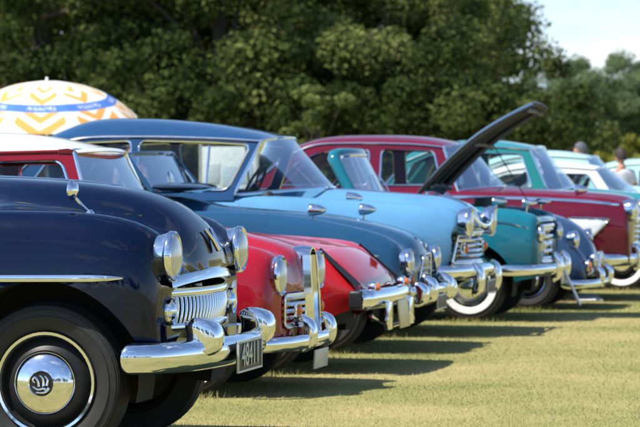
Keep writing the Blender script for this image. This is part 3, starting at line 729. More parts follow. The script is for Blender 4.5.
mb = MB(); mb.add(*rbox(.55, .40, .22, (-.62, 0, .80), .04)); mb.add(*lathe([(0, .10), (.13, .09), (.14, 0), (.13, -.04)], 20, 'z', (-.60, .05, .92))); mb.add(*rbox(.18, .22, .18, (-.85, .32, .84), .02)); mb.build('engine', 'engine', F_.root)
b = F_.bumper([(-.42, .82), (-.28, .81), (-.13, .72), (-.03, .42), (0, 0)], .425, .10, .04)
F_.guard(b, .015, .27, .44, .09, .085, .25)
grille(F_, -.075, .50, .48, .78, 5, False, .028, .05, .12, .020, topw=.86, rr=.05)
for y in (-.60, .60): F_.mirror(-.20 if y < 0 else -.24, y, .975, None, .03)
F_.mirror(-.45, -.60, .985, None, .032)
F_.strip('side_trim', [(-3.6, .80), (-2, .83), (-1.0, .83), (-.42, .815), (-.16, .765)], .014)
o = MB().add(*rbox(.014, .10, .34, (0, 0, -.17), .004)).build('hanging_strap', 'silver', b); o.location = (.02, .06, .42); o.rotation_euler = (R(8), R(-24), 0)
F_.plate(.03, .0, .34, .34, .09, 'plate_white'); tails(F_, -4.05, .62, .66); rear_bumper(F_, -4.12, .42); handle(F_, -2.3, .82)

# === G: small slate blue car, low rounded nose ===
G = Car('classic_car', 'slate blue small car with low rounded wing nose, tucked between teal and maroon cars', -2.88, 27.05, .74,
    zc=[(-3.5, .60), (-3.35, .78), (-2.9, .90), (-2.2, .94), (-1.3, .94), (-.8, .90), (-.45, .82), (-.28, .70), (-.20, .58), (-.15, .46)],
    zs=[(-3.5, .52), (-3.35, .68), (-2.9, .82), (-2.2, .86), (-1.3, .87), (-.8, .84), (-.5, .76), (-.34, .66), (-.22, .52), (-.15, .42)],
    yk=.74, yv=.5, dip=.05, sill=.20, nose_b=.26, bulge=.10, hubs=(-.62, -2.7), arch=.33, hubz=.28, col='slate', tub=(-2.7, -1.35), tubz=.45, rnose=.06)
G.wheels(.28, .17, .13, None, 'cap')
G.headlights(-.20, .54, .62, .085, .03)
G.open_screen((-1.26, .88), (-1.48, 1.06), .56, .50, .012, bow=.08)
G.interior(-1.4, -2.7, .5, rows=1, dash_z=.86, top=.28)
b = G.bumper([(-.30, .77), (-.18, .76), (-.06, .64), (-.01, .4), (0, 0)], .235, .085, .035)
G.guard(b, .0, .36, .30, .09, .08, .18)
lamp(G, -.09, .50, .39, .055, 'amber'); lamp(G, -.06, .30, .44, .06, 'lens', name='fog_lamp'); tails(G, -3.45, .56, .56)
grille(G, -.055, .20, .36, .50, 7, True, .010, .03, .02, .014, topw=.8)

# === H: big maroon saloon with white flash ===
H = Car('classic_car', 'large maroon saloon with white triangular side flash and chrome waist line', -2.72, 29.1, .88,
    zc=[(-4.7, .76), (-4.55, .96), (-4.1, 1.04), (-3.2, 1.06), (-1.9, 1.07), (-1.4, 1.075), (-.8, 1.055), (-.4, 1.03), (-.2, 1.0), (-.12, .95), (-.08, .86)],
    zs=[(-4.7, .76), (-4.55, .98), (-4.1, 1.05), (-3.2, 1.05), (-1.9, 1.05), (-1.2, 1.04), (-.6, 1.01), (-.3, .985), (-.16, .95), (-.10, .90), (-.08, .82)],
    yk=.84, yv=.58, dip=.035, sill=.27, nose_b=.36, bulge=.05, hubs=(-.86, -3.55), arch=.37, hubz=.33, col='maroon', tub=(-3.75, -1.75), tubz=.6, rnose=.05, belly=.5)
H.wheels(.32, .20, .15, (.21, .26), 'cap')
H.headlights(-.03, .66, .865, .105, .06, hood=.04)
H.cabin([(-1.70, 1.05), (-1.86, 1.47), (-2.2, 1.50), (-2.8, 1.51), (-3.15, 1.485), (-3.42, 1.36), (-3.78, 1.05)], [(-1.75, 1.51), (-2.1, 1.575), (-2.6, 1.595), (-3.1, 1.57), (-3.5, 1.44)],
    [[(-1.86, 1.10), (-1.95, 1.43), (-2.46, 1.445), (-2.46, 1.10)], [(-2.58, 1.10), (-2.58, 1.445), (-3.05, 1.425), (-3.28, 1.32), (-3.50, 1.10)]], .78, .64, 'maroon', 'maroon', screen_c=[(-1.36, 1.09), (-1.73, 1.505)], rear_c=[(-3.5, 1.44), (-3.9, 1.06)], bow=2.6)
H.interior(-1.7, -3.6, .68, dash_z=1.08, seat='tan')
b = H.bumper([(-.50, .92), (-.34, .91), (-.17, .82), (-.05, .5), (0, 0)], .40, .125, .05)
H.guard(b, .0, .46, .42, .10, .11, .26)
grille(H, -.035, .60, .53, .78, 5, False, .024, .05, .05, .018, rr=.03)
H.strip('waist_trim', [(-4.3, 1.0), (-2.5, 1.0), (-1.2, .985), (-.5, .955), (-.14, .92)], .030)
# white flash on the front wing with chrome edge
tri = [(-.64, .800), (-.24, .785), (-.46, .565)]
mb = MB(); v = []; f = []
for i in range(13):
    for j in range(13):
        u, w2 = i/12, j/12; x = lerp(lerp(tri[0][0], tri[1][0], u), tri[2][0], w2); z = lerp(lerp(tri[0][1], tri[1][1], u), tri[2][1], w2); v.append((x, -(H.side_y(x, z)+.004), z))
MB().add(v, grid_faces(13, 13)).build('side_flash', 'ivory', H.root)
H.strip('flash_trim', [tri[0], tri[1]], .018, off=.008); H.strip('flash_trim', [tri[1], tri[2]], .018, off=.008); H.strip('flash_trim', [tri[2], tri[0]], .018, off=.008)
H.mirror(-.55, -.70, 1.06, None, .05); tails(H, -4.66, .7, .82); rear_bumper(H, -4.72, .45); handle(H, -2.5, .92)
H.plate(.02, 0, .30, .40, .10, 'black', border='silver'); seam(H, [(-2.52, .4), (-2.52, .7), (-2.52, 1.0)]); seam(H, [(-1.66, .4), (-1.66, .7), (-1.68, 1.0)])

# === I..L: the far end of the row ===
def far_saloon(label, X0, Yc, w, col, roofcol, roof_h, wsb, framecol=None, L=4.3, belt=1.05, white=(.20, .25), seat='tan', wst=None):
    c = Car('classic_car', label, X0, Yc, w,
        zc=[(-L, .72), (-L+.15, .92), (-L+.6, belt-.02), (-2.6, belt), (wsb-.3, belt+.01), (wsb, belt+.02), (-.7, belt-.03), (-.35, belt-.06), (-.2, belt-.12), (-.1, belt-.24)],
        zs=[(-L, .70), (-L+.15, .90), (-L+.6, belt-.04), (-2.6, belt-.03), (wsb-.3, belt-.03), (wsb, belt-.03), (-.7, belt-.06), (-.35, belt-.09), (-.2, belt-.14), (-.1, belt-.26)],
        yk=.80, yv=.55, dip=.02, sill=.25, nose_b=.36, bulge=.06, hubs=(-.74, -L+1.1), arch=.36, hubz=.31, col=col, tub=(wsb-2.0, wsb-.45), tubz=.6, rnose=.06)
    c.wheels(.31, .19, .145, white, 'cap')
    c.headlights(-.04, w-.22, .80, .095, .07)
    e = roof_h-.10; t = wst or wsb-.37
    c.cabin([(wsb-.20, belt-.03), (t-.04, e), (t-.5, e+.03), (t-1.0, e), (t-1.35, e-.12), (t-1.62, belt-.03)], [(t, e+.03), (t-.45, roof_h), (t-.95, roof_h-.01), (t-1.35, roof_h-.12), (t-1.42, e-.10)],
        [[(wsb-.37, belt+.02), (t-.13, e-.05), (t-.66, e-.04), (t-.66, belt+.02)], [(t-.76, belt+.02), (t-.76, e-.04), (t-1.08, e-.06), (t-1.28, e-.15), (t-1.40, belt+.02)]], w-.09, w-.22, roofcol, framecol or roofcol, screen_c=[(wsb, belt+.02), (t, e+.03)], rear_c=[(t-1.42, e-.10), (t-1.74, belt)])
    c.interior(wsb-.4, t-1.5, .66, seat=seat, dash_z=belt)
    b = c.bumper([(-.42, w+.03), (-.28, w+.02), (-.13, w-.08), (-.03, w*.55), (0, 0)], .44, .10, .04); c.guard(b, .0, .40, .46, .09, .09, .22)
    grille(c, -.05, w-.40, .52, .74, 6, False, .018, .04, .04, .016); c.strip('waist_trim', [(-L+.5, .84), (-2, .86), (-.15, .80)], .02)
    tails(c, -L+.05, w-.18, .76); rear_bumper(c, -L-.02, .44); handle(c, t-.4, .88)
    return c
far_saloon('sea green saloon with pale door frames, parked beyond the maroon saloon', -2.40, 31.85, .83, 'sea', 'sea', 1.57, -1.30, white=(.195, .265))
far_saloon('white roofed saloon with broad windscreen just beyond the sea green saloon', -2.12, 34.5, .80, 'pale_green', 'ivory', 1.36, -1.18, belt=1.0)
far_saloon('mint saloon whose pale rounded roof shows above the white roof', -2.50, 37.2, .82, 'mint', 'mint', 1.50, -1.20)
far_saloon('pale mint car at the right edge of the row, farthest along', -1.70, 42.0, .80, 'mint', 'mint', 1.42, -1.2, belt=1.0)

# ------------------------------------------------------------------ world frame helpers (metres along the view)
FPX, YAW, EYE, HOR = 3000., R(11.5), 1.2, 175.
def spot(px, depth, z=0.):
    lat = (px-320)/FPX*depth
    return Vector((lat*math.cos(YAW)-depth*math.sin(YAW), lat*math.sin(YAW)+depth*math.cos(YAW), z))

# ------------------------------------------------------------------ ground and grass
def ground_mat():
    m, nt, b = new_mat('field_grass'); tc = N(nt, 'ShaderNodeTexCoord')
    def noise(sc, det=5., ro=.6):
        n = N(nt, 'ShaderNodeTexNoise', Scale=sc, Detail=det, Roughness=ro); nt.links.new(tc.outputs['Object'], n.inputs['Vector']); return n.outputs[0]
    c1 = ramp(nt, noise(.55), [(.36, (.135, .18, .045)), (.50, (.29, .28, .10)), (.66, (.45, .37, .17))])
    c2 = ramp(nt, noise(9., 8., .75), [(.28, (.19, .19, .06)), (.52, (.33, .29, .115)), (.76, (.47, .38, .185))])
    c3 = ramp(nt, noise(48., 4., .6), [(.28, (.17, .175, .055)), (.5, (.34, .30, .12)), (.72, (.56, .46, .24))])
    m0 = N(nt, 'ShaderNodeMix', data_type='RGBA'); m0.inputs[0].default_value = .45; nt.links.new(c2, m0.inputs[6]); nt.links.new(c3, m0.inputs[7]); c2 = m0.outputs[2]
    mx = N(nt, 'ShaderNodeMix', data_type='RGBA'); mx.inputs[0].default_value = .55
    nt.links.new(c1, mx.inputs[6]); nt.links.new(c2, mx.inputs[7]); nt.links.new(mx.outputs[2], b.inputs['Base Color'])
    b.inputs['Roughness'].default_value = .95; b.inputs['Specular IOR Level'].default_value = .1
    bp = N(nt, 'ShaderNodeBump', Strength=.6, Distance=.02); nt.links.new(noise(60., 6., .7), bp.inputs['Height']); nt.links.new(bp.outputs[0], b.inputs['Normal'])
    return m
def blade_mat(name, stops, transl=.25):
    m = bpy.data.materials.new(name); m.use_nodes = True; nt = m.node_tree; nt.nodes.clear()
    o = N(nt, 'ShaderNodeOutputMaterial'); g = N(nt, 'ShaderNodeNewGeometry'); tc = N(nt, 'ShaderNodeTexCoord')
    n = N(nt, 'ShaderNodeTexNoise', Scale=.55, Detail=5.0); nt.links.new(tc.outputs['Object'], n.inputs['Vector'])
    a = N(nt, 'ShaderNodeMath', operation='MULTIPLY_ADD'); nt.links.new(g.outputs['Random Per Island'], a.inputs[0]); a.inputs[1].default_value = .55 if name != 'grass_blades' else .42
    s2 = N(nt, 'ShaderNodeMath', operation='MULTIPLY_ADD'); nt.links.new(n.outputs[0], s2.inputs[0]); s2.inputs[1].default_value = 2.2; s2.inputs[2].default_value = -.88
    nt.links.new(s2.outputs[0], a.inputs[2]); c = ramp(nt, a.outputs[0], stops)
    d = N(nt, 'ShaderNodeBsdfDiffuse'); t = N(nt, 'ShaderNodeBsdfTranslucent'); mx = N(nt, 'ShaderNodeMixShader'); mx.inputs[0].default_value = transl
    nt.links.new(c, d.inputs[0]); nt.links.new(c, t.inputs[0]); nt.links.new(d.outputs[0], mx.inputs[1]); nt.links.new(t.outputs[0], mx.inputs[2]); nt.links.new(mx.outputs[0], o.inputs[0])
    return m
def np_mesh(name, verts, nper, mat):
    me = bpy.data.meshes.new(name); nvt = len(verts); nf = nvt//nper
    me.vertices.add(nvt); me.vertices.foreach_set('co', verts.astype(np.float32).ravel())
    me.loops.add(nvt); me.loops.foreach_set('vertex_index', np.arange(nvt, dtype=np.int32))
    me.polygons.add(nf); me.polygons.foreach_set('loop_start', np.arange(0, nvt, nper, dtype=np.int32))
    me.materials.append(mat); me.update(calc_edges=True); me.validate(); return me
def link(name, me, parent=None):
    o = bpy.data.objects.new(name, me); COL.objects.link(o)
    if parent: o.parent = parent
    return o
v = []; nx, ny = 41, 41
for i in range(nx):
    for j in range(ny): v.append((-700+1400*i/40, -300+1500*j/40, 0))
tag(MB().add(v, grid_faces(nx, ny)).build('ground', ground_mat(), None, recalc=False), kind='structure')
nb = 850000
pos = np.stack([rng.uniform(-9.5, 4.5, nb), 11.5+28*rng.random(nb)**1.25], 1)
h = rng.uniform(.004, .020, nb); ang = rng.uniform(0, 2*np.pi, nb); wd = rng.uniform(.0006, .0016, nb)*(1+pos[:, 1]/30); lean = rng.normal(0, .013, (nb, 2))
ca, sa = np.cos(ang)*wd, np.sin(ang)*wd; V3 = np.zeros((nb, 3, 3))
V3[:, 0, 0] = pos[:, 0]-ca; V3[:, 0, 1] = pos[:, 1]-sa; V3[:, 1, 0] = pos[:, 0]+ca; V3[:, 1, 1] = pos[:, 1]+sa
V3[:, 2, 0] = pos[:, 0]+lean[:, 0]; V3[:, 2, 1] = pos[:, 1]+lean[:, 1]; V3[:, 2, 2] = h
spots_ = [(o.matrix_basis.translation+Vector((h_, sd*.70, 0))) for o, hs in CARS for h_ in hs for sd in (-1, 1)]
tp = []
for c in spots_:
    k = 260; q = np.stack([rng.normal(c.x, .11, k), c.y+rng.uniform(-.16, .16, k)], 1); tp.append(q)
tp = np.concatenate(tp); nt_ = len(tp); ht = rng.uniform(.02, .055, nt_); an = rng.uniform(0, 2*np.pi, nt_); T3 = np.zeros((nt_, 3, 3))
T3[:, 0, 0] = tp[:, 0]-np.cos(an)*.003; T3[:, 0, 1] = tp[:, 1]-np.sin(an)*.003; T3[:, 1, 0] = tp[:, 0]+np.cos(an)*.003; T3[:, 1, 1] = tp[:, 1]+np.sin(an)*.003
T3[:, 2, :2] = tp+rng.normal(0, .018, (nt_, 2)); T3[:, 2, 2] = ht; V3 = np.concatenate([V3, T3])
gm = blade_mat('grass_blades', [(.0, (.19, .235, .065)), (.40, (.35, .335, .125)), (.85, (.60, .49, .26))], .42)
tag(link('grass', np_mesh('grass', V3.reshape(-1, 3), 3, gm)), kind='stuff')

# ------------------------------------------------------------------ trees
def leaf_mat(name, cols):
    return blade_mat(name, [(.15, cols[0]), (.5, cols[1]), (.9, cols[2])], .3)
LM = {'oak': leaf_mat('oak_leaves', ((.045, .065, .018), (.10, .13, .036), (.19, .21, .065))),
      'olive': leaf_mat('olive_leaves', ((.09, .115, .035), (.17, .20, .06), (.28, .29, .11))),
      'shaded': leaf_mat('shaded_leaves', ((.026, .038, .012), (.055, .075, .022), (.11, .13, .04))),  # low shrubs: shade of the tall trees put into the leaf colour
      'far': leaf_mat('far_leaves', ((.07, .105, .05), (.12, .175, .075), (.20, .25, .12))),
      'shrub': leaf_mat('shrub_leaves', ((.16, .17, .03), (.26, .27, .05), (.36, .34, .08)))}
M['bark'] = simple('bark', (.075, .06, .045), .9, bump=.6, scale=12)
def crown_verts(rx, rz, zc, nclump, nleaf, size, seed, low=-.9, flat=.0):
    g = np.random.default_rng(seed); d = g.normal(size=(nclump*3, 3)); d /= np.linalg.norm(d, axis=1)[:, None]; d = d[d[:, 2] > low][:nclump]; n = len(d)
    rad = np.where(g.random(n) < .68, g.uniform(.80, 1.05, n), g.uniform(.3, .7, n)); lob = 1+.22*np.sin(3*np.arctan2(d[:, 1], d[:, 0])+seed)+.12*np.sin(5*d[:, 2]*2+seed)
    C = d*(rad*lob)[:, None]*np.array([rx, rx, rz]); cr = g.uniform(.13, .27, n)*rx
    idx = g.integers(0, n, nleaf); e = g.normal(size=(nleaf, 3)); e /= np.linalg.norm(e, axis=1)[:, None]
    rr = g.random(nleaf)**.45; p = C[idx]+e*(cr[idx]*rr)[:, None]*np.array([1.15, 1.15, .8]); p[:, 2] += zc
    nrm = e*.7+g.normal(size=(nleaf, 3))*.55+np.array([0, 0, .45]); nrm /= np.linalg.norm(nrm, axis=1)[:, None]
    t = np.cross(nrm, g.normal(size=(nleaf, 3))); t /= np.linalg.norm(t, axis=1)[:, None]; b = np.cross(nrm, t); s_ = (g.uniform(.6, 1.3, nleaf)*size)[:, None]
    Q = np.zeros((nleaf, 4, 3)); Q[:, 0] = p-t*s_; Q[:, 1] = p-b*s_*.55+nrm*s_*.12; Q[:, 2] = p+t*s_; Q[:, 3] = p+b*s_*.55+nrm*s_*.12
    return Q.reshape(-1, 3), C
def trunk_mb(h, r, C, zc, seed, n=10):
    g = random.Random(seed); mb = MB()
    mb.add(*tube(catmull([(0, 0, -.2), (g.uniform(-.1, .1), g.uniform(-.1, .1), h*.35), (g.uniform(-.3, .3), g.uniform(-.3, .3), h*.7), (g.uniform(-.4, .4), 0, h)], 5), lambda t: r*(1.25-.95*t), 10))
    for k in range(n):
        c = C[g.randrange(len(C))]; z0 = h*g.uniform(.35, .9); e = Vector((c[0]*.85, c[1]*.85, c[2]*.85+zc))
        mb.add(*tube(catmull([(0, 0, z0), (e.x*.45, e.y*.45, lerp(z0, e.z, .6)), tuple(e)], 5), lambda t: r*.42*(1-.85*t), 6))
    return mb
PROTO = {}
def tree(kind, proto, px, depth, sc, label, group, rz=0., name='tree', sz=1.):
    """proto: key of a crown shape made once and shared by copies"""
    if (proto, kind) not in PROTO:
        p = {'broad': (4.6, 6.2, 6.4, 85, 52000, .105, 3, 8.5, .32), 'round': (4.2, 5.2, 5.4, 75, 46000, .105, 11, 7.5, .28), 'tall': (3.2, 5.4, 5.9, 70, 34000, .105, 23, 8.0, .24),
             'bush': (1.9, 1.5, 1.35, 50, 14000, .068, 5, 1.6, .09), 'sapling': (.95, 1.5, 2.1, 26, 4500, .07, 9, 2.6, .06)}[proto]
        Q, C = crown_verts(p[0], p[1], p[2], p[3], p[4], p[5], p[6])
        t = trunk_mb(p[7], p[8], C, p[2], p[6]).build('trunk', 'bark', None, angle=0)
        me = np_mesh('crown', Q, 4, LM[kind]); PROTO[(proto, kind)] = (t.data, me); bpy.data.objects.remove(t)
    td, cm = PROTO[(proto, kind)]
    o = empty(name, spot(px, depth), label, 'shrub' if proto == 'bush' else 'tree', group, rz); o.scale = (sc, sc, sc*sz)
    link('trunk', td, o); link('crown', cm, o)
    return o
TG = 'tall trees along the far edge of the field'
for a in [('oak', 'broad', -60, 118, 1.25, 'dark leafy tree at the left end of the tree belt, behind the parasol', .3),
          ('oak', 'round', 45, 108, 1.15, 'dark green tree rising straight above the orange and white parasol', 1.9),
          ('oak', 'broad', 150, 122, 1.3, 'dark tree between the parasol and the pale blue saloon roof', 2.6),
          ('oak', 'round', 225, 106, 1.2, 'tree with sunlit leaf clumps above the rear of the blue roof', 4.1),
          ('oak', 'broad', 315, 120, 1.3, 'dark tree above the maroon roof with small sky gaps', 5.2),
          ('olive', 'round', 352, 112, 1.2, 'tree with dusty olive crown left of the raised bonnet lid', .9),
          ('olive', 'broad', 386, 106, .95, 'olive green tree with an open ragged edge, right end of the tall tree belt', 3.3),
          ('oak', 'tall', 290, 128, 1.5, 'narrow dark tree set back behind the blue windscreen', 1.2),
          ('oak', 'tall', 100, 130, 1.5, 'narrow dark tree set back behind the parasol tip', 2.2),
          ('oak', 'tall', 385, 128, 1.4, 'narrow dark tree set back behind the olive crowned trees', 5.7)]:
    tree(*a[:6], TG, a[6])
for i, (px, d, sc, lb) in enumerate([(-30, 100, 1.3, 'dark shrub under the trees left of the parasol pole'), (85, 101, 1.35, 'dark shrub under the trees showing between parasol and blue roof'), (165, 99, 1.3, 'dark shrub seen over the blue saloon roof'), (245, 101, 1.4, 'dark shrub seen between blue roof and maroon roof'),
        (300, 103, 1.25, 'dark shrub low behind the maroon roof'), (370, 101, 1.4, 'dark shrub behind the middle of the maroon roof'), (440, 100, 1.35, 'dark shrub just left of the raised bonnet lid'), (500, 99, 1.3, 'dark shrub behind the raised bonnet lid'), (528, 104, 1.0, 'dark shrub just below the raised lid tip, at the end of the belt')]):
    tree('shaded', 'bush', px, d, sc*1.25, lb, 'dark shrubs under the tall trees', i*1.7, 'shrub', 1.15)
tree('olive', 'sapling', 318, 92, 1.15, 'small sunlit sapling in front of the dark trees, above the maroon roof', None, .4)
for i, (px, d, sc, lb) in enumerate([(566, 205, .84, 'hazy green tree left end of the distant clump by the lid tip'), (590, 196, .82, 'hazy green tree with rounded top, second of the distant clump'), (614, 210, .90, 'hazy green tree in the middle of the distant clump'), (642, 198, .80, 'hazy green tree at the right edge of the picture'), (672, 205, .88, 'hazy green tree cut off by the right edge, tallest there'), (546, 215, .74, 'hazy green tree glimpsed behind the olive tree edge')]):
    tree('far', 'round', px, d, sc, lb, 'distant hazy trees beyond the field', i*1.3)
for i, (px, d, sc, lb) in enumerate([(632, 120, .95, 'yellow green bush directly behind the walking person'), (600, 124, .8, 'yellow green bush left of the walking person'), (668, 118, .9, 'yellow green bush at the right edge')]):
    tree('shrub', 'bush', px, d, sc, lb, 'yellow green bushes beyond the row', i*2.1, 'shrub')
# the far side of the field behind the camera, mirrored in the chrome
for i in range(12):
    o = tree('oak', 'round', 0, 1, 1.2+.2*((i*7) % 3), 'dark tree on the field edge reflected as a low dark line in the navy hubcap', 'trees on the near edge of the field reflected in the chrome', i*1.1)
    o.location = (-75+15*i+(i % 3)*3, -70-(i*5 % 4)*4, 0)

# ------------------------------------------------------------------ the parasol
def canopy_mat():
    m, nt, b = new_mat('parasol_cloth'); b.inputs['Roughness'].default_value = .8
    uv = N(nt, 'ShaderNodeUVMap'); sp = N(nt, 'ShaderNodeSeparateXYZ'); nt.links.new(uv.outputs[0], sp.inputs[0])
    def mth(op, a, c=None, d=None):
        n = N(nt, 'ShaderNodeMath', operation=op)
        for k, q in enumerate((a, c, d)):
            if q is None: continue
            if isinstance(q, (int, float)): n.inputs[k].default_value = q
            else: nt.links.new(q, n.inputs[k])
        return n.outputs[0]
    U = mth('SUBTRACT', mth('MULTIPLY', sp.outputs[0], 2.), 1.); A = mth('ABSOLUTE', U); Vv = sp.outputs[1]
    w = mth('MULTIPLY_ADD', A, .20, Vv)
    inside = lambda val, lo, hi: mth('MULTIPLY', mth('GREATER_THAN', val, lo), mth('LESS_THAN', val, hi))
    ch = mth('MAXIMUM', mth('MAXIMUM', inside(w, .36, .45), inside(w, .56, .66)), mth('MAXIMUM', inside(w, .82, .90), inside(w, .97, 1.06)))
    ch = mth('MULTIPLY', ch, mth('LESS_THAN', A, .80))
    bl = inside(Vv, .655, .765)
    n = N(nt, 'ShaderNodeTexNoise', Scale=1.0, Detail=2.0); mp = N(nt, 'ShaderNodeMapping'); mp.inputs['Scale'].default_value = (30, 55, 1); nt.links.new(uv.outputs[0], mp.inputs[0]); nt.links.new(mp.outputs[0], n.inputs['Vector'])
    tx = mth('MULTIPLY', mth('MULTIPLY', mth('GREATER_THAN', n.outputs[0], .52), inside(Vv, .685, .735)), mth('LESS_THAN', A, .55))
    def mix(f, a, c):
        x = N(nt, 'ShaderNodeMix', data_type='RGBA'); nt.links.new(f, x.inputs[0])
        for k, q in ((6, a), (7, c)):
            if isinstance(q, tuple): x.inputs[k].default_value = (*q, 1)
            else: nt.links.new(q, x.inputs[k])
        return x.outputs[2]
    c = mix(ch, (.82, .80, .76), (.82, .40, .10)); c = mix(bl, c, (.07, .20, .62)); c = mix(tx, c, (.75, .77, .82))
    nt.links.new(c, b.inputs['Base Color'])
    t = N(nt, 'ShaderNodeBsdfTranslucent'); nt.links.new(c, t.inputs[0]); mx = N(nt, 'ShaderNodeMixShader'); mx.inputs[0].default_value = .25
    nt.links.new(b.outputs[0], mx.inputs[1]); nt.links.new(t.outputs[0], mx.inputs[2]); nt.links.new(mx.outputs[0], nt.nodes['Material Output'].inputs[0])
    return m
pb = spot(47, 36); um = empty('parasol', pb, 'white parasol with orange chevrons and a blue band, open behind the cars', 'parasol')
tilt = Matrix.Translation((0, 0, 2.32)) @ Matrix.Rotation(YAW, 4, 'Z') @ Matrix.Rotation(R(9), 4, 'X')
RAD, DROP, NS, NR = 1.13, .47, 10, 16; v = []; uvs = []
prof = lambda r: -DROP*(.12*r+.88*r**2.5)
me = bpy.data.meshes.new('canopy'); vs = []; fs = []; fuv = []
for p in range(8):
    o = len(vs)
    for i in range(NR+1):
        for j in range(NS+1):
            u = j/NS; a = (p-.5+u)*math.pi/4-math.pi/2; r = i/NR; k = 1-.055*r*math.sin(math.pi*u); sag = -.012*r*math.sin(math.pi*u)
            vs.append(tuple(tilt @ Vector((RAD*r*k*math.cos(a), RAD*r*k*math.sin(a), prof(r)+sag))))
    for i in range(NR):
        for j in range(NS):
            q = [(i, j), (i+1, j), (i+1, j+1), (i, j+1)]; fs.append([o+a*(NS+1)+b for a, b in q]); fuv += [(b/NS, a/NR) for a, b in q]
me.from_pydata(vs, [], fs); ul = me.uv_layers.new(name='UVMap'); ul.data.foreach_set('uv', np.array(fuv, np.float32).ravel()); me.materials.append(canopy_mat())
me.polygons.foreach_set('use_smooth', [True]*len(fs)); me.update(); link('canopy', me, um)
MB().add(*tube([(0, 0, 0), tuple(tilt @ Vector((0, 0, -.02)))], .019, 12)).build('pole', 'pole', um)
MB().add(*lathe([(0, .058), (.014, .048), (.019, .032), (.013, .018), (.035, .0), (.04, -.02)], 16, 'z', tuple(tilt @ Vector((0, 0, .0))))).build('finial', 'pole', um)
for p in range(8):
    a = (p-.5)*math.pi/4-math.pi/2
    MB().add(*tube([tuple(tilt @ Vector((RAD*r*math.cos(a), RAD*r*math.sin(a), prof(r)-.012))) for r in np.linspace(.03, 1.0, 9)], .006, 6)).build('rib', 'pole', um)
MB().add(*lathe([(.0, .08), (.10, .08), (.26, .05), (.28, 0), (0, 0)], 28, 'z')).build('base', 'dark_metal', um)

# white notice board behind the blue saloon
nb_ = empty('display_board', spot(229, 36.5), 'white display board on two posts seen through the blue saloon windows', 'display board', rz=YAW)
MB().add(*rbox(.66, .025, .85, (0, 0, 1.12), .005)).build('panel', 'white_board', nb_)
for q in (-.345, .345): MB().add(*tube([(q, .0, 0), (q, .0, 1.6)], .018, 8)).build('post', 'silver', nb_)
for k in range(3):
    MB().add(*rbox(.17, .006, .24, (-.20+.20*k, -.016, 1.22-.03*(k % 2)), .001)).build('notice_sheet', simple('paper%d' % k, (.62-.08*k, .66-.05*k, .70), .7), nb_)
# white card lying on the grass by the small slate car
cd = MB().add(*rbox(.26, .36, .008, (0, 0, 0), .002)).build('card', 'white_board'); cd.location = spot(586, 28.6, .035); cd.rotation_euler = (R(7), 0, R(20)); tag(cd, 'white card lying on the grass before the slate blue car', 'card')

# ------------------------------------------------------------------ people
M['skin'] = simple('skin', (.50, .27, .18), .5); M['hair'] = simple('dark_hair', (.028, .018, .013), .7, bump=.4, scale=60); M['grey_hair'] = simple('grey_hair', (.10, .10, .12), .7, bump=.4, scale=60)
M['white_shirt'] = simple('white_shirt', (.70, .68, .70), .85); M['navy_shirt'] = simple('navy_shirt', (.05, .07, .13), .85); M['trousers'] = simple('trousers', (.05, .055, .075), .9); M['pink_shirt'] = simple('pink_shirt', (.52, .30, .26), .85)
def skin(name, pts, edges, mat, parent, root=0, sub=2):
    me = bpy.data.meshes.new(name); me.from_pydata([p[:3] for p in pts], edges, []); o = bpy.data.objects.new(name, me); COL.objects.link(o)
    md = o.modifiers.new('s', 'SKIN'); sd = o.modifiers.new('d', 'SUBSURF'); sd.levels = sd.render_levels = sub
    for i, p in enumerate(pts): me.skin_vertices[0].data[i].radius = (p[3], p[4] if len(p) > 4 else p[3])
    me.skin_vertices[0].data[root].use_root = True
    dg = bpy.context.evaluated_depsgraph_get(); nm = bpy.data.meshes.new_from_object(o.evaluated_get(dg)); bpy.data.objects.remove(o)
    nm.materials.clear(); nm.materials.append(M[mat]); nm.polygons.foreach_set('use_smooth', [True]*len(nm.polygons)); return link(name, nm, parent)
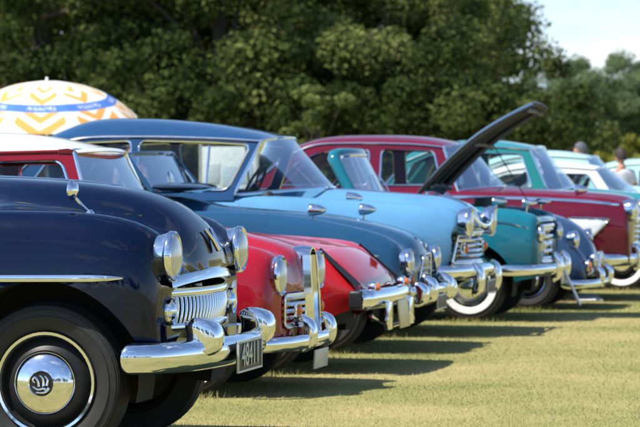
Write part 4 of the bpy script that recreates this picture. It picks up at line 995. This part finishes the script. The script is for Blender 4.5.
def person(loc, rz, label, shirt, hair, h=1.72, stride=.22, arm=.12):
    root = empty('person', loc, label, 'person', None, rz); k = h/1.75; root.scale = (k, k, k)     # faces +x
    P = [(0, 0, .95, .15, .11), (0, 0, 1.15, .14, .10), (0, 0, 1.36, .165, .105), (0, 0, 1.46, .09, .07), (.02, 0, 1.53, .052), (.03, 0, 1.58, .055),
         (stride*.5, -.10, .50, .062), (stride*.3+.02, -.10, .09, .042), (stride*.3+.17, -.10, .04, .036), (-stride*.3, .10, .50, .062), (-stride*.95, .10, .12, .042), (-stride*.95+.14, .10, .04, .036),
         (0, -.19, 1.40, .060), (-arm*.6, -.245, 1.14, .043), (arm*.6, -.25, .90, .030), (arm*.9, -.245, .82, .030),
         (0, .19, 1.40, .060), (arm*.9, .245, 1.14, .043), (arm*2, .25, .92, .030), (arm*2.4, .245, .84, .030)]
    Ed = [(0, 1), (1, 2), (2, 3), (3, 4), (4, 5), (0, 6), (6, 7), (7, 8), (0, 9), (9, 10), (10, 11), (2, 12), (12, 13), (13, 14), (14, 15), (2, 16), (16, 17), (17, 18), (18, 19)]
    body = skin('body', P, Ed, 'skin', root)
    mb = MB(); mb.v = [v.co[:] for v in body.data.vertices]; mb.f = [tuple(p.vertices) for p in body.data.polygons]; mb.m = [0]*len(mb.f)
    # head with brow, nose, chin and ears, fused into the body mesh
    v = []; nu, nv = 22, 28
    for i in range(nu):
        th = math.pi*i/(nu-1)
        for j in range(nv):
            a = 2*math.pi*j/nv; x, y, z = math.sin(th)*math.cos(a), math.sin(th)*math.sin(a), math.cos(th)
            fx = max(0, x); sx = .098 if x > 0 else .100; q = Vector((x*sx, y*.074*(1-.18*max(0, -z)), z*.118))
            nose = .026*math.exp(-(y/.16)**2-((z+.10)/.16)**2)*fx; brow = .006*math.exp(-((z-.12)/.1)**2)*fx; eye = -.008*math.exp(-((abs(y)-.38)/.16)**2-((z-.02)/.12)**2)*fx
            lip = .006*math.exp(-(y/.28)**2-((z+.48)/.08)**2)*fx; chin = .012*math.exp(-(y/.3)**2-((z+.85)/.2)**2)*fx; ear = .014*math.exp(-((abs(y)-.95)/.12)**2-((x+.05)/.16)**2-((z+.05)/.25)**2)
            q.x += nose+brow+eye+lip+chin; q.y += math.copysign(ear, y); v.append((q.x+.035, q.y, q.z+1.655))
    mb.add(v, grid_faces(nu, nv, closed_v=True))
    for sd, base, dx in ((-1, (arm*.9, -.245, .82), 1), (1, (arm*2.4, .245, .84), 1)):
        for q, ln in ((-.027, .062), (-.009, .074), (.009, .070), (.026, .056)):
            mb.add(*tube([(base[0]+q, base[1], base[2]+.01), (base[0]+q+.004, base[1]-sd*.004, base[2]-ln*.55), (base[0]+q+.014, base[1]-sd*.012, base[2]-ln)], lambda t: .009-.003*t, 6))
        mb.add(*tube([(base[0]+.02, base[1], base[2]+.03), (base[0]+.045, base[1]-sd*.01, base[2]-.005), (base[0]+.05, base[1]-sd*.014, base[2]-.03)], lambda t: .010-.003*t, 6))
    bpy.data.objects.remove(body); mb.build('body', 'skin', root, angle=0)
    S = [(0, 0, .92, .168, .128), (0, 0, 1.15, .156, .116), (0, 0, 1.36, .182, .122), (0, 0, 1.45, .10, .08), (0, -.19, 1.40, .078), (-arm*.35, -.225, 1.22, .064), (0, .19, 1.40, .078), (arm*.5, .225, 1.22, .064)]
    skin('shirt', S, [(0, 1), (1, 2), (2, 3), (2, 4), (4, 5), (2, 6), (6, 7)], shirt, root)
    T = [(0, 0, .96, .160, .120), (0, 0, .86, .155, .118), (stride*.5, -.10, .50, .080), (stride*.3+.02, -.10, .13, .062), (-stride*.3, .10, .50, .080), (-stride*.95, .10, .16, .062)]
    skin('trousers', T, [(0, 1), (1, 2), (2, 3), (1, 4), (4, 5)], 'trousers', root)
    v = []
    for i in range(12):
        th = math.pi*.56*i/11
        for j in range(28):
            a = 2*math.pi*j/28; x, y, z = math.sin(th)*math.cos(a), math.sin(th)*math.sin(a), math.cos(th)
            lift = max(0, (x-.25))*.9*(i/11); v.append((.030+x*.108*(1-.10*lift), y*.083, 1.662+z*.128+lift*.075*(1 if z < .6 else .3)-(.04*(i/11)**2 if x < 0 else 0)))
    MB().add(v, grid_faces(12, 28, closed_v=True)).build('hair', hair, root, angle=0)
    return root
person(spot(622, 39.6), R(128)+YAW, 'person in a white shirt with short dark hair walking left beyond the row', 'white_shirt', 'hair', 1.53)
person(spot(583, 45), R(185)+YAW, 'person with grey dark hair whose head shows above the rounded mint roof', 'navy_shirt', 'grey_hair', 1.66, .1)
person(spot(131, 46), R(-80)+YAW, 'person in a pink shirt glimpsed through the rear window of the blue saloon', 'pink_shirt', 'hair', 1.66, .05)

# ------------------------------------------------------------------ light, sky, camera
SUN = Vector((-.42, -.35, .84)).normalized()
el = math.asin(SUN.z); az = math.atan2(SUN.x, SUN.y)
w = bpy.data.worlds.new('World'); scn.world = w; w.use_nodes = True; nt = w.node_tree; bg = nt.nodes['Background']
sky = nt.nodes.new('ShaderNodeTexSky'); sky.sky_type = 'NISHITA'; sky.sun_disc = False; sky.sun_elevation = el; sky.sun_rotation = az; sky.air_density = 1.0; sky.dust_density = .3; sky.ozone_density = 5.0
tc = nt.nodes.new('ShaderNodeTexCoord'); mp = nt.nodes.new('ShaderNodeMapping'); mp.inputs['Scale'].default_value = (1.2, 1.2, 4.5); nt.links.new(tc.outputs['Generated'], mp.inputs[0])
cn = nt.nodes.new('ShaderNodeTexNoise'); cn.inputs['Scale'].default_value = 2.2; cn.inputs['Detail'].default_value = 7; cn.inputs['Roughness'].default_value = .58; nt.links.new(mp.outputs[0], cn.inputs['Vector'])
cr = ramp(nt, cn.outputs[0], [(.57, (0, 0, 0)), (.74, (.7, .7, .7))])
cn2 = nt.nodes.new('ShaderNodeTexNoise'); cn2.inputs['Scale'].default_value = 9.0; cn2.inputs['Detail'].default_value = 6; nt.links.new(mp.outputs[0], cn2.inputs['Vector'])
low_cloud = ramp(nt, cn2.outputs[0], [(.42, (0, 0, 0)), (.62, (.9, .9, .9))])
cm = nt.nodes.new('ShaderNodeMix'); cm.data_type = 'RGBA'; nt.links.new(cr, cm.inputs[0]); nt.links.new(sky.outputs[0], cm.inputs[6]); cm.inputs[7].default_value = (7.0, 7.3, 7.8, 1)
sz_ = nt.nodes.new('ShaderNodeSeparateXYZ'); nt.links.new(tc.outputs['Generated'], sz_.inputs[0])
hz_ = ramp(nt, sz_.outputs[2], [(.0, (.85, .85, .85)), (.045, (.7, .7, .7)), (.11, (0, 0, 0))])
hm = nt.nodes.new('ShaderNodeMix'); hm.data_type = 'RGBA'; nt.links.new(hz_, hm.inputs[0]); nt.links.new(cm.outputs[2], hm.inputs[6]); lc = nt.nodes.new('ShaderNodeMix'); lc.data_type = 'RGBA'; nt.links.new(low_cloud, lc.inputs[0]); lc.inputs[6].default_value = (4.1, 5.2, 6.7, 1); lc.inputs[7].default_value = (6.4, 6.6, 6.9, 1); nt.links.new(lc.outputs[2], hm.inputs[7])
nt.links.new(hm.outputs[2], bg.inputs[0]); bg.inputs[1].default_value = .125
sl = bpy.data.lights.new('sun', 'SUN'); sl.energy = 5.0; sl.angle = R(.53); sl.color = (1, .955, .88); so = bpy.data.objects.new('sun', sl); COL.objects.link(so)
so.rotation_euler = SUN.to_track_quat('Z', 'Y').to_euler(); so.location = (0, 0, 30)
cam = bpy.data.cameras.new('camera'); co = bpy.data.objects.new('camera', cam); COL.objects.link(co); scn.camera = co
cam.sensor_width = 36; cam.lens = FPX/640*36; cam.clip_end = 3000; cam.clip_start = .1
co.location = (0, 0, EYE); co.rotation_euler = (R(90)-math.atan((213.5-HOR)/FPX), 0, YAW)
cam.dof.use_dof = True; cam.dof.focus_distance = 12.6; cam.dof.aperture_fstop = 8.5
scn.view_settings.view_transform = 'Standard'; scn.view_settings.look = 'None'; scn.view_settings.exposure = 0.6; scn.view_settings.gamma = 1
scn.view_settings.use_curve_mapping = False
scn.cycles.max_bounces = 8; scn.cycles.transparent_max_bounces = 16; scn.cycles.use_denoising = True; scn.cycles.caustics_reflective = False; scn.cycles.sample_clamp_indirect = 6
